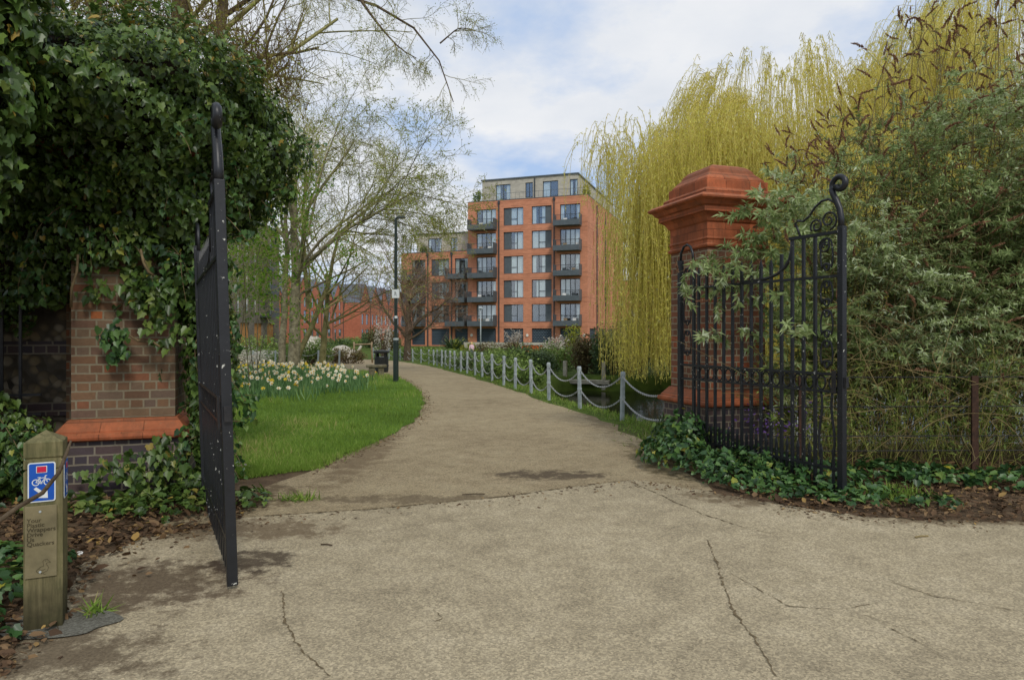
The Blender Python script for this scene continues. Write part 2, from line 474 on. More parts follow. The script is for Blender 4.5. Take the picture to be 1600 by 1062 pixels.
def grille_mat():
    w = NT('perforated_grille')
    br = w.n('ShaderNodeTexBrick')
    br.inputs['Color1'].default_value = rgb(26, 34, 42)
    br.inputs['Color2'].default_value = rgb(46, 58, 68)
    br.inputs['Mortar'].default_value = rgb(84, 98, 108)
    br.inputs['Scale'].default_value = 1
    br.inputs['Brick Width'].default_value = 0.34
    br.inputs['Row Height'].default_value = 0.2
    br.inputs['Mortar Size'].default_value = 0.035
    w.l(w.coord('UV'), br.inputs['Vector'])
    w.color(br.outputs['Color'])
    w.set(0.6, 0.3)
    return w.m


M['grille'] = grille_mat()


def glass_mat():
    w = NT('window_glass')
    gl = w.n('ShaderNodeBsdfGlossy')
    gl.inputs['Roughness'].default_value = 0.03
    gl.inputs['Color'].default_value = (0.8, 0.85, 0.9, 1)
    tr = w.n('ShaderNodeBsdfTransparent')
    tr.inputs['Color'].default_value = (0.9, 0.94, 0.95, 1)
    ms = w.n('ShaderNodeMixShader')
    ms.inputs[0].default_value = 0.18
    w.l(tr.outputs[0], ms.inputs[1])
    w.l(gl.outputs[0], ms.inputs[2])
    w.l(ms.outputs[0], w.out.inputs['Surface'])
    return w.m


M['glass'] = glass_mat()


def water_mat():
    w = NT('river_water')
    co = w.coord()
    w.color(rgb(34, 36, 22))
    w.set(0.09, 0.16)
    mp = w.n('ShaderNodeMapping')
    mp.inputs['Scale'].default_value = (1, 1.6, 1)
    w.l(co, mp.inputs[0])
    w.bump(w.noise(mp.outputs[0], 2.2, 4), 0.09, 0.05)
    return w.m


M['water'] = water_mat()


def flint_mat():
    w = NT('flint_wall')
    uv = w.coord('UV')
    vo = w.n('ShaderNodeTexVoronoi')
    vo.inputs['Scale'].default_value = 11
    w.l(uv, vo.inputs['Vector'])
    sc = w.n('ShaderNodeSeparateColor')
    w.l(vo.outputs['Color'], sc.inputs[0])
    c = w.ramp(sc.outputs[0], [(0, rgb(60, 54, 44)), (0.4, rgb(104, 92, 70)), (0.7, rgb(126, 110, 78)), (1, rgb(150, 140, 120))])
    c = w.mix(w.ramp(vo.outputs['Distance'], [(0.4, (0, 0, 0)), (0.7, (1, 1, 1))]), c, rgb(74, 66, 52))
    w.color(c)
    w.bump(vo.outputs['Distance'], 0.8, 0.04)
    w.b.inputs['Roughness'].default_value = 0.7
    return w.m


M['flint'] = flint_mat()


# ------------------------------------------------------------------ mesh helpers
def link(o, parent=None):
    COL.objects.link(o)
    if parent is not None:
        o.parent = parent
    return o


def box_uv(me):
    n = len(me.loops)
    if not n:
        return
    uvl = me.uv_layers.new(name='UVMap')
    li = np.zeros(n, np.int32)
    me.loops.foreach_get('vertex_index', li)
    co = np.zeros(len(me.vertices) * 3)
    me.vertices.foreach_get('co', co)
    co = co.reshape(-1, 3)[li]
    nf = len(me.polygons)
    nor = np.zeros(nf * 3)
    me.polygons.foreach_get('normal', nor)
    nor = np.abs(nor.reshape(-1, 3))
    tot = np.zeros(nf, np.int32)
    me.polygons.foreach_get('loop_total', tot)
    ax = np.repeat(np.argmax(nor * np.array([1.01, 1.0, 0.9]), axis=1), tot)
    uv = np.where((ax == 0)[:, None], co[:, [1, 2]], np.where((ax == 1)[:, None], co[:, [0, 2]], co[:, [0, 1]]))
    uvl.data.foreach_set('uv', uv.ravel())


def np_mesh(name, V, faces, mat, parent=None, rnd=None, smooth=False, uv=False, mats=None, fmat=None):
    """faces: list of (m,k) int arrays"""
    me = bpy.data.meshes.new(name)
    V = np.asarray(V, np.float32)
    faces = [np.asarray(f, np.int32) for f in faces if len(f)]
    me.vertices.add(len(V))
    me.vertices.foreach_set('co', V.ravel())
    loops = np.concatenate([f.ravel() for f in faces])
    tot = np.concatenate([np.full(len(f), f.shape[1], np.int32) for f in faces])
    start = np.concatenate([[0], np.cumsum(tot)[:-1]]).astype(np.int32)
    me.loops.add(len(loops))
    me.loops.foreach_set('vertex_index', loops)
    me.polygons.add(len(tot))
    me.polygons.foreach_set('loop_start', start)
    me.polygons.foreach_set('loop_total', tot)
    if smooth:
        me.polygons.foreach_set('use_smooth', np.ones(len(tot), bool))
    if fmat is not None:
        me.polygons.foreach_set('material_index', np.asarray(fmat, np.int32))
    me.update(calc_edges=True)
    me.validate()
    if rnd is not None:
        a = me.attributes.new('rnd', 'FLOAT', 'POINT')
        a.data.foreach_set('value', np.asarray(rnd, np.float32))
    if uv:
        box_uv(me)
    for m in (mats or [mat]):
        me.materials.append(m)
    return link(bpy.data.objects.new(name, me), parent)


class MB:
    def __init__(self):
        self.v, self.f = [], []

    def add(self, vs, fs):
        o = len(self.v)
        self.v += [tuple(p) for p in vs]
        self.f += [tuple(i + o for i in f) for f in fs]
        return self

    def box(self, x0, x1, y0, y1, z0, z1):
        vs = [(x0, y0, z0), (x1, y0, z0), (x1, y1, z0), (x0, y1, z0), (x0, y0, z1), (x1, y0, z1), (x1, y1, z1), (x0, y1, z1)]
        return self.add(vs, [(0, 3, 2, 1), (4, 5, 6, 7), (0, 1, 5, 4), (1, 2, 6, 5), (2, 3, 7, 6), (3, 0, 4, 7)])

    def quad(self, a, b, c, d):
        return self.add([a, b, c, d], [(0, 1, 2, 3)])

    def tube(self, pts, r, n=6, cap=True):
        pts = [Vector(p) for p in pts]
        rs = r if hasattr(r, '__len__') else [r] * len(pts)
        up = Vector((0, 0, 1))
        rings = []
        ref = None
        for i, p in enumerate(pts):
            t = (pts[min(i + 1, len(pts) - 1)] - pts[max(i - 1, 0)])
            if t.length < 1e-9:
                t = Vector((0, 0, 1))
            t.normalize()
            if ref is None:
                ref = t.orthogonal()
            a = (ref - t * ref.dot(t))
            if a.length < 1e-6:
                a = t.orthogonal()
            a.normalize()
            ref = a
            b = t.cross(a)
            rings.append([p + (a * math.cos(2 * PI * k / n) + b * math.sin(2 * PI * k / n)) * rs[i] for k in range(n)])
        vs = [q for ring in rings for q in ring]
        fs = []
        for i in range(len(pts) - 1):
            for k in range(n):
                fs.append((i * n + k, i * n + (k + 1) % n, (i + 1) * n + (k + 1) % n, (i + 1) * n + k))
        if cap:
            fs.append(tuple(range(n))[::-1])
            fs.append(tuple((len(pts) - 1) * n + k for k in range(n)))
        return self.add(vs, fs)

    def sqlathe(self, prof, n=4, rot=PI / 4, c=(0, 0)):
        """profile of (half, z): stacked regular n-gon rings; n=4 gives squares of half width 'half'"""
        k_ = 1 / math.cos(PI / n)
        vs, fs = [], []
        for h, z in prof:
            for k in range(n):
                a = rot + 2 * PI * k / n
                vs.append((c[0] + h * k_ * math.cos(a), c[1] + h * k_ * math.sin(a), z))
        for i in range(len(prof) - 1):
            for k in range(n):
                fs.append((i * n + k, i * n + (k + 1) % n, (i + 1) * n + (k + 1) % n, (i + 1) * n + k))
        fs.append(tuple(range(n))[::-1])
        fs.append(tuple((len(prof) - 1) * n + k for k in range(n)))
        return self.add(vs, fs)

    def build(self, name, mat, parent=None, smooth=False, bevel=0, loc=None, rotz=0):
        me = bpy.data.meshes.new(name)
        me.from_pydata(self.v, [], self.f)
        me.update()
        box_uv(me)
        me.materials.append(mat)
        if smooth:
            me.polygons.foreach_set('use_smooth', np.ones(len(me.polygons), bool))
        o = link(bpy.data.objects.new(name, me), parent)
        if loc is not None:
            o.location = loc
        o.rotation_euler.z = rotz
        if bevel:
            b = o.modifiers.new('bevel', 'BEVEL')
            b.width = bevel
            b.segments = 2
            b.limit_method = 'ANGLE'
        return o


def tag(o, label=None, cat=None, group=None, kind=None):
    if label:
        o['label'] = label
    if cat:
        o['category'] = cat
    if group:
        o['group'] = group
    if kind:
        o['kind'] = kind
    return o


def thing(name, loc, label, cat, group=None, rotz=0):
    o = bpy.data.objects.new(name, None)
    o.empty_display_size = 0.1
    link(o)
    o.location = loc
    o.rotation_euler.z = rotz
    return tag(o, label, cat, group)


def copy_tree(o, parent=None):
    c = o.copy()
    COL.objects.link(c)
    c.parent = parent
    for ch in o.children:
        copy_tree(ch, c)
    return c


# leaves -----------------------------------------------------------
def norm(a):
    return a / np.maximum(np.linalg.norm(a, axis=-1, keepdims=True), 1e-9)


def frames(nrm, tip):
    nrm = norm(nrm)
    t = norm(tip - nrm * np.sum(tip * nrm, axis=1, keepdims=True))
    x = np.cross(t, nrm)
    return np.stack([x, t, nrm], axis=2)


SH_IVY = (np.array([(0, 0, 0), (.22, -.15, .06), (.47, .02, .09), (.37, .22, .12), (.41, .44, .05), (.21, .60, .06), (0, 1, -.14),
                    (-.22, -.15, .06), (-.47, .02, .09), (-.37, .22, .12), (-.41, .44, .05), (-.21, .60, .06)]),
          [(0, 1, 2, 3, 4, 5, 6), (0, 6, 11, 10, 9, 8, 7)])
SH_LANCE = (np.array([(0, 0, 0), (.13, .35, .04), (0, 1, -.16), (-.13, .35, .04), (0, .4, -.01)]), [(0, 1, 4), (1, 2, 4), (0, 4, 3), (3, 4, 2)])
SH_OVAL = (np.array([(0, 0, 0), (.26, .3, .05), (.2, .7, .03), (0, 1, -.06), (-.2, .7, .03), (-.26, .3, .05)]), [(0, 1, 2, 3), (0, 3, 4, 5)])
SH_QUAD = (np.array([(0, 0, 0), (.2, .45, 0), (0, 1, 0), (-.2, .45, 0)]), [(0, 1, 2, 3)])
SH_THIN = (np.array([(0, 0, 0), (.1, .45, 0), (0, 1, 0), (-.1, .45, 0)]), [(0, 1, 2, 3)])
SH_BLADE = (np.array([(-.04, 0, 0), (.04, 0, 0), (0, 1, 0)]), [(0, 1, 2)])


def leaves(name, shape, P, nrm, tip, size, mat, parent=None, rnd=None):
    sv, sf = shape
    n, k = len(P), len(sv)
    R = frames(nrm, tip)
    V = P[:, None, :] + np.einsum('nij,kj->nki', R, sv) * np.asarray(size).reshape(-1, 1, 1)
    if rnd is None:
        rnd = rng.random(n)
    fl = {}
    for f in sf:
        fl.setdefault(len(f), []).append(f)
    faces = []
    for kk, fs in fl.items():
        a = np.array(fs)
        faces.append((np.arange(n)[:, None, None] * k + a[None]).reshape(-1, kk))
    return np_mesh(name, V.reshape(-1, 3), faces, mat, parent, np.repeat(rnd, k))


def rdir(n):
    return norm(rng.normal(size=(n, 3)))


# batch tubes: group polylines with the same point count and side count
def tubes(name, polys, mat, parent=None, sides=4, smooth=True):
    """polys: list of (pts (k,3) array, radii (k,) array)"""
    groups = {}
    for p, r in polys:
        groups.setdefault(len(p), []).append((p, r))
    Vs, Fs, off = [], [], 0
    for k, lst in groups.items():
        P = np.array([a for a, _ in lst])
        R = np.array([b for _, b in lst])
        n = len(lst)
        T = np.empty_like(P)
        T[:, 1:-1] = P[:, 2:] - P[:, :-2]
        T[:, 0] = P[:, 1] - P[:, 0]
        T[:, -1] = P[:, -1] - P[:, -2]
        T = norm(T)
        main = norm(P[:, -1] - P[:, 0])
        ref = np.where(np.abs(main[:, 2:3]) < 0.8, np.array([[0, 0, 1.0]]), np.array([[1.0, 0, 0]]))
        A = norm(np.cross(T, ref[:, None, :]))
        B = np.cross(T, A)
        ang = 2 * PI * np.arange(sides) / sides
        ring = P[:, :, None, :] + R[:, :, None, None] * (A[:, :, None, :] * np.cos(ang)[None, None, :, None] + B[:, :, None, :] * np.sin(ang)[None, None, :, None])
        Vs.append(ring.reshape(-1, 3))
        i = np.arange(k - 1)[:, None]
        s = np.arange(sides)[None, :]
        q = np.stack([i * sides + s, i * sides + (s + 1) % sides, (i + 1) * sides + (s + 1) % sides, (i + 1) * sides + s], axis=2).reshape(-1, 4)
        Fs.append((np.arange(n)[:, None, None] * k * sides + q[None] + off).reshape(-1, 4))
        off += n * k * sides
    return np_mesh(name, np.concatenate(Vs), Fs, mat, parent, smooth=smooth)


# ------------------------------------------------------------------ camera, light, world
cam = bpy.data.cameras.new('camera')
cam.lens = 24
cam.sensor_width = 36
cam.shift_y = -13 / 1600
cam.clip_end = 2000
co = link(bpy.data.objects.new('camera', cam))
co.location = (0, 0, EYE)
co.rotation_euler = (PI / 2, 0, 0)
scene.camera = co

SUN_EL, SUN_AZ = 43.0, 158.0      # azimuth from +Y towards +X: behind the camera, a little to its right
sd = Vector((math.sin(rad(SUN_AZ)) * math.cos(rad(SUN_EL)), math.cos(rad(SUN_AZ)) * math.cos(rad(SUN_EL)), math.sin(rad(SUN_EL))))
sl = bpy.data.lights.new('sun', 'SUN')
sl.energy = 1.7
sl.angle = rad(12)
sl.color = (1.0, 0.95, 0.87)
so = link(bpy.data.objects.new('sun', sl))
so.rotation_euler = (-sd).to_track_quat('-Z', 'Y').to_euler()
so.location = (6, -12, 20)

world = bpy.data.worlds.new('World')
scene.world = world
world.use_nodes = True
wt = world.node_tree
bg = wt.nodes['Background']
bg.inputs['Strength'].default_value = 0.112
sky = wt.nodes.new('ShaderNodeTexSky')
sky.sky_type = 'NISHITA'
sky.sun_disc = False
sky.sun_elevation = rad(SUN_EL)
sky.sun_rotation = rad(SUN_AZ)
tc = wt.nodes.new('ShaderNodeTexCoord')
sep = wt.nodes.new('ShaderNodeSeparateXYZ')
wt.links.new(tc.outputs['Generated'], sep.inputs[0])


def wmath(op, a, b=0.0):
    nd = wt.nodes.new('ShaderNodeMath')
    nd.operation = op
    for s, v in ((nd.inputs[0], a), (nd.inputs[1], b)):
        if hasattr(v, 'is_linked'):
            wt.links.new(v, s)
        else:
            s.default_value = v
    return nd.outputs[0]


den = wmath('ADD', wmath('MAXIMUM', sep.outputs[2], 0.0), 0.22)
cmb = wt.nodes.new('ShaderNodeCombineXYZ')
wt.links.new(wmath('DIVIDE', sep.outputs[0], den), cmb.inputs[0])
wt.links.new(wmath('DIVIDE', sep.outputs[1], den), cmb.inputs[1])
cmb.inputs[2].default_value = 1.93


def wnoise(scale, detail, rough):
    nd = wt.nodes.new('ShaderNodeTexNoise')
    nd.inputs['Scale'].default_value = scale
    nd.inputs['Detail'].default_value = detail
    nd.inputs['Roughness'].default_value = rough
    wt.links.new(cmb.outputs[0], nd.inputs['Vector'])
    return nd.outputs['Fac']


def wramp(f, stops):
    nd = wt.nodes.new('ShaderNodeValToRGB')
    while len(nd.color_ramp.elements) < len(stops):
        nd.color_ramp.elements.new(0.5)
    for e, (p, c) in zip(nd.color_ramp.elements, stops):
        e.position = p
        e.color = (*c, 1)
    wt.links.new(f, nd.inputs[0])
    return nd.outputs[0]


cover = wramp(wnoise(1.25, 7, 0.58), [(0.36, (0, 0, 0)), (0.52, (1, 1, 1))])
shade = wramp(wnoise(2.3, 6, 0.55), [(0.3, (6.2, 6.6, 7.2)), (0.48, (6.9, 7.2, 7.7)), (0.70, (7.9, 8.0, 8.2))])
blue = wt.nodes.new('ShaderNodeMix')
blue.data_type = 'RGBA'
blue.inputs[0].default_value = 0.85
wt.links.new(sky.outputs[0], blue.inputs[6])
blue.inputs[7].default_value = (4.0, 5.4, 7.9, 1)
mixc = wt.nodes.new('ShaderNodeMix')
mixc.data_type = 'RGBA'
wt.links.new(cover, mixc.inputs[0])
wt.links.new(blue.outputs[2], mixc.inputs[6])
wt.links.new(shade, mixc.inputs[7])
wt.links.new(mixc.outputs[2], bg.inputs['Color'])

scene.view_settings.view_transform = 'Standard'
scene.view_settings.look = 'None'
scene.view_settings.exposure = 0
scene.render.engine = 'CYCLES'
scene.cycles.max_bounces = 6
scene.cycles.transparent_max_bounces = 12
scene.cycles.use_denoising = True

# ------------------------------------------------------------------ ground, water, paths
xs = np.concatenate([np.linspace(-900, -60, 14), np.linspace(-50, -12, 20), np.linspace(-11, 14, 126), np.linspace(15, 60, 26), np.linspace(80, 900, 12)])
ys = np.concatenate([np.linspace(-60, -5, 8), np.linspace(-4, 34, 153), np.linspace(35, 120, 40), np.linspace(150, 1500, 14)])
GX, GY = np.meshgrid(xs, ys)
GZ = gz_np(GX.ravel(), GY.ravel())
nx, ny = len(xs), len(ys)
ii, jj = np.meshgrid(np.arange(nx - 1), np.arange(ny - 1))
q = (jj * nx + ii).ravel()
tag(np_mesh('ground', np.stack([GX.ravel(), GY.ravel(), GZ], 1), [np.stack([q, q + 1, q + nx + 1, q + nx], 1)], M['soil'], smooth=True), kind='structure')
WATER_Z = -0.55
tag(MB().quad((-0.2, 9.2, WATER_Z), (70, 9.2, WATER_Z), (70, 32, WATER_Z), (-0.2, 32, WATER_Z)).build('river_water', M['water']), kind='structure')


def strip(name, left, right, mat, dz, n=90, m=14, jit=0.05):
    L, R = np.array(left, float), np.array(right, float)

    def res(P):
        d = np.concatenate([[0], np.cumsum(np.hypot(*np.diff(P, axis=0).T))])
        # smooth then resample
        t = np.linspace(0, d[-1], 400)
        Q = np.stack([np.interp(t, d, P[:, 0]), np.interp(t, d, P[:, 1])], 1)
        ker = np.ones(25) / 25
        Qp = np.pad(Q, ((12, 12), (0, 0)), mode='edge')
        Q = np.stack([np.convolve(Qp[:, i], ker, 'valid') for i in (0, 1)], 1)
        return Q[np.linspace(0, 399, n).astype(int)]
    L, R = res(L), res(R)
    for P in (L, R):
        P[1:-1] += rng.normal(0, jit, (n - 2, 2)) * np.array([1, 0.4])
    t = np.linspace(0, 1, m)[None, :, None]
    G = (L[:, None] * (1 - t) + R[:, None] * t).reshape(-1, 2)
    V = np.concatenate([G, (gbase(G[:, 0], G[:, 1]) + dz)[:, None]], 1)
    i, j = np.meshgrid(np.arange(n - 1), np.arange(m - 1), indexing='ij')
    q = (i * m + j).ravel()
    return tag(np_mesh(name, V, [np.stack([q, q + 1, q + m + 1, q + m], 1)], mat, smooth=True), kind='structure')


PATH_L = [(-3.0, 5.2), (-2.75, 6.3), (-2.35, 7.5), (-1.95, 9.5), (-1.72, 12), (-1.9, 15), (-2.6, 19), (-3.55, 22.5), (-5.2, 27), (-8.5, 32.5), (-15, 37), (-30, 40)]
PATH_R = [(2.1, 6.3), (1.85, 7.4), (1.95, 8.8), (2.1, 10.2), (1.75, 12), (1.1, 14.3), (.5, 16.5), (.15, 18.3), (-.7, 21.2), (-1.7, 25), (-2.6, 29), (-3.6, 33.5), (-5.1, 39), (-7, 45.5), (-9.3, 52), (-16, 58), (-32, 62)]
strip('path', PATH_L, PATH_R, M['path'], 0.006, 120, 16)
LAWN_L = [(-4.6, 8.3), (-9, 9), (-18, 10), (-26, 14), (-30, 20), (-30, 30), (-30, 39)]
LAWN_R = [(-3.0, 7.35), (-2.4, 7.75), (-1.97, 9.5), (-1.74, 12), (-1.92, 15), (-2.62, 19), (-3.57, 22.5), (-5.22, 27), (-8.5, 32.5), (-15, 37), (-30, 39.6)]
strip('lawn', LAWN_L, LAWN_R, M['lawn'], 0.016, 90, 30, 0.04)

FC = [(-2.35, 3.0), (-2.62, 3.9), (-2.95, 4.7), (-2.85, 5.3), (-2.45, 5.5), (-2.3, 5.84), (-1.2, 6.13), (0.0, 6.62), (0.7, 7.05), (1.3, 7.32), (1.62, 7.1), (1.95, 6.83), (2.25, 6.5),
      (2.57, 6.2), (2.98, 5.88), (3.6, 5.76), (4.4, 5.72), (6, 5.6), (14, 5.4), (14, -10), (-14, -10), (-9, -2), (-4, 1.6), (-2.7, 2.4)]
fo = []
for (x0, y0), (x1, y1) in zip(FC, FC[1:] + FC[:1]):
    k = max(1, int(math.hypot(x1 - x0, y1 - y0) / 0.07)) if y0 > 2 and y1 > 2 and abs(x0) < 6.5 and abs(x1) < 6.5 else 1
    for i in range(k):
        t = i / k
        jx, jy = (rng.normal(0, 0.02, 2) if i else (0, 0))
        fo.append((x0 + (x1 - x0) * t + jx, y0 + (y1 - y0) * t + jy, 0.012))
mb = MB()
mb.add(fo[::-1], [tuple(range(len(fo)))])
fcourt = tag(mb.build('pavement', M['forecourt']), kind='structure')
M['crack'] = noisy('crack_dirt', rgb(92, 80, 60), rgb(122, 108, 84), 20, 0.95, 0.1, 0)


def crack(pts, w, z=0.0165, wob=0.03, gap=0.0):
    P = np.array(pts, float)
    d = np.concatenate([[0], np.cumsum(np.hypot(*np.diff(P, axis=0).T))])
    n = max(8, int(d[-1] / 0.022))
    t = np.linspace(0, d[-1], n)
    Q = np.stack([np.interp(t, d, P[:, 0]), np.interp(t, d, P[:, 1])], 1)
    Q += np.cumsum(rng.normal(0, wob * 0.22, (n, 2)), axis=0) * np.sin(np.linspace(0, PI, n))[:, None] * 0.5 + rng.normal(0, wob * 0.13, (n, 2))
    T = np.gradient(Q, axis=0)
    N = norm(np.stack([-T[:, 1], T[:, 0]], 1))
    ww = w * (0.15 + rng.random(n) ** 1.6 * 1.6) * np.sin(np.linspace(0.15, PI - 0.15, n)) ** 0.5
    A, B = Q + N * ww[:, None] / 2, Q - N * ww[:, None] / 2
    V = np.concatenate([np.c_[A, np.full(n, z)], np.c_[B, np.full(n, z)]])
    i = np.arange(n - 1)
    i = i[rng.random(n - 1) > gap]
    return V, np.stack([i, i + 1, n + i + 1, n + i], 1)


def gp(px, py):
    Y = EYE * F_PX / (py - HZ)
    return (X(px, Y), Y)


CR = [([(1105, 845), (1120, 885), (1140, 945), (1165, 985), (1185, 1015), (1212, 1062)], 0.030),
      ([(980, 752), (1040, 778), (1100, 805), (1160, 826), (1215, 838)], 0.022),
      ([(1135, 895), (1180, 920), (1230, 950), (1310, 955), (1370, 945)], 0.014),
      ([(1380, 905), (1460, 935), (1540, 950), (1600, 960)], 0.012), ([(1330, 890), (1420, 920), (1480, 940)], 0.008),
      ([(440, 925), (455, 975), (480, 1020), (515, 1062)], 0.022), ([(470, 838), (600, 832), (700, 818), (860, 806), (900, 800)], 0.010),
      ([(670, 950), (690, 968), (672, 975), (690, 985)], 0.016), ([(1390, 985), (1440, 1010), (1450, 1015)], 0.02), ([(1310, 950), (1400, 985), (1460, 1010)], 0.007)]
for pts, w in CR:
    V, Fc = crack([gp(*p) for p in pts], w * .5, gap=.05)
    np_mesh('crack', V, [Fc], M['crack'], fcourt)
# the joint between the path and the forecourt: a dark filled gap
V, Fc = crack([(-2.3, 5.84), (-1.2, 6.13), (0.0, 6.62), (0.7, 7.05), (1.25, 7.3)], 0.03, 0.0172, 0.008)
np_mesh('joint', V, [Fc], M['crack'], fcourt)

# ------------------------------------------------------------------ gate pillars
GA = rad(18)
U2, V2 = Vector((math.cos(GA), math.sin(GA), 0)), Vector((-math.sin(GA), math.cos(GA), 0))


def pillar(center, dz, label, brick, cap=True):
    r = thing('gate_pillar', (center[0], center[1], 0), label, 'gate pillar', 'gate pillars', GA)
    h = 0.45
    MB().box(-0.52, 0.52, -0.52, 0.52, -0.2, 0.56 + dz).build('plinth', M['blue_brick'], r, bevel=0.006)
    MB().sqlathe([(0.56, 0.562 + dz), (0.585, 0.575 + dz), (0.592, 0.60 + dz), (0.585, 0.63 + dz), (0.555, 0.64 + dz), (0.555, 0.655 + dz), (0.47, 0.76 + dz), (0.453, 0.762 + dz)]).build('plinth_moulding', M['terracotta'], r, bevel=0.004)
    MB().box(-h, h, -h, h, 0.764 + dz, 2.70).build('shaft', M[brick], r, bevel=0.005)
    MB().sqlathe([(h + .01, 2.702), (h + .03, 2.715), (h + .035, 2.74), (h + .01, 2.76), (h + .01, 2.80), (h + .025, 2.82), (h + .01, 2.845), (h + .008, 3.03),
                  (h + .03, 3.05), (h + .06, 3.11), (.55, 3.145), (.58, 3.155), (.58, 3.225), (.61, 3.24), (.64, 3.285), (.69, 3.31), (.695, 3.335), (.64, 3.375)]).build('cornice', M['terracotta'], r, bevel=0.004)
    c = MB().sqlathe([(.53, 3.376), (.53, 3.45), (.475, 3.48), (.475, 3.60)]).build('blocking_course', M['terracotta'], r, bevel=0.01)
    MB().sqlathe([(.445, 3.601), (.44, 3.63), (.375, 3.70), (.36, 3.71), (.335, 3.765), (.285, 3.815), (.21, 3.85), (.10, 3.865)]).build('cap_stone', M['terracotta'], r, bevel=0.02)
    return r


pillar((2.839, 9.467), 0.06, 'orange red brick gate pillar with terracotta cornice and cap, beside the water', 'brick_right')
pillar((-3.911, 7.067), 0.0, 'ivy smothered brick gate pillar with terracotta plinth moulding on blue bricks', 'brick_left')

# the flint wall and railing beside the ivy pillar
lw = thing('flint_wall', (-4.6, 7.25, 0), 'flint wall with brick quoin and dark stone band behind black railings', 'wall', rotz=GA)
MB().box(-6.0, -0.102, 0.0, 0.35, -0.2, 3.0).build('flint_panel', M['flint'], lw)
MB().box(-0.10, 0.10, -0.06, 0.40, -0.2, 3.0).build('brick_quoin', M['brick_left'], lw)
MB().box(-6.0, -0.102, -0.02, -0.002, 1.36, 1.50).build('stone_band', M['blue_brick'], lw)
MB().box(-6.0, -0.102, -0.03, -0.002, 0.72, 0.86).build('stone_band', M['blue_brick'], lw)
rl = thing('iron_railing', (-4.45, 6.8, 0), 'black iron railing of plain bars in front of the flint wall', 'railing', rotz=GA)
MB().box(-6, -0.2, -0.15, 0.15, -0.2, 0.5).build('kerb_wall', M['blue_brick'], rl)
for i in range(20):
    x = -0.38 - i * 0.155
    MB().box(x - .012, x + .012, -.012, .012, 0.5, 2.5).build('bar', M['iron_plain'], rl)
for z in (0.78, 0.97, 2.3):
    MB().box(-6, -0.2, -0.014 - 0.01, 0.014 - 0.01, z, z + .022).build('rail', M['iron_plain'], rl)


# ------------------------------------------------------------------ gates
def spiral(cx, cz, r0, r1, a0, turns, n=26):
    return [(cx + (r0 + (r1 - r0) * t) * math.cos(a0 + turns * 2 * PI * t), 0, cz + (r0 + (r1 - r0) * t) * math.sin(a0 + turns * 2 * PI * t)) for t in [i / (n - 1) for i in range(n)]]


def scroll_c(x, z0, z1, r, flip):
    """a C scroll: bar with a curl at each end, bulging away from x by flip"""
    pts = [(x + flip * p[0], 0, z0 + r + p[2]) for p in spiral(0, 0, r * .25, r, -PI * 1.5, 1.0, 16)]
    pts2 = [(x + flip * p[0], 0, z1 - r + p[2]) for p in spiral(0, 0, r, r * .25, PI * .5 + PI, -1.0, 16)]
    mid = [(x + flip * (-r * 1.0 - r * .3 * math.sin(PI * t)), 0, z0 + r + (z1 - z0 - 2 * r) * t) for t in (0.1, 0.3, 0.5, 0.7, 0.9)]
    pts = [(x + flip * p[0], 0, z0 + r + p[2]) for p in spiral(0, 0, r * .25, r, PI - 2.2 * PI, 1.1, 16)]
    pts2 = [(x + flip * p[0], 0, z1 - r + p[2]) for p in spiral(0, 0, r, r * .25, PI, -1.1, 16)]
    return pts + mid + pts2


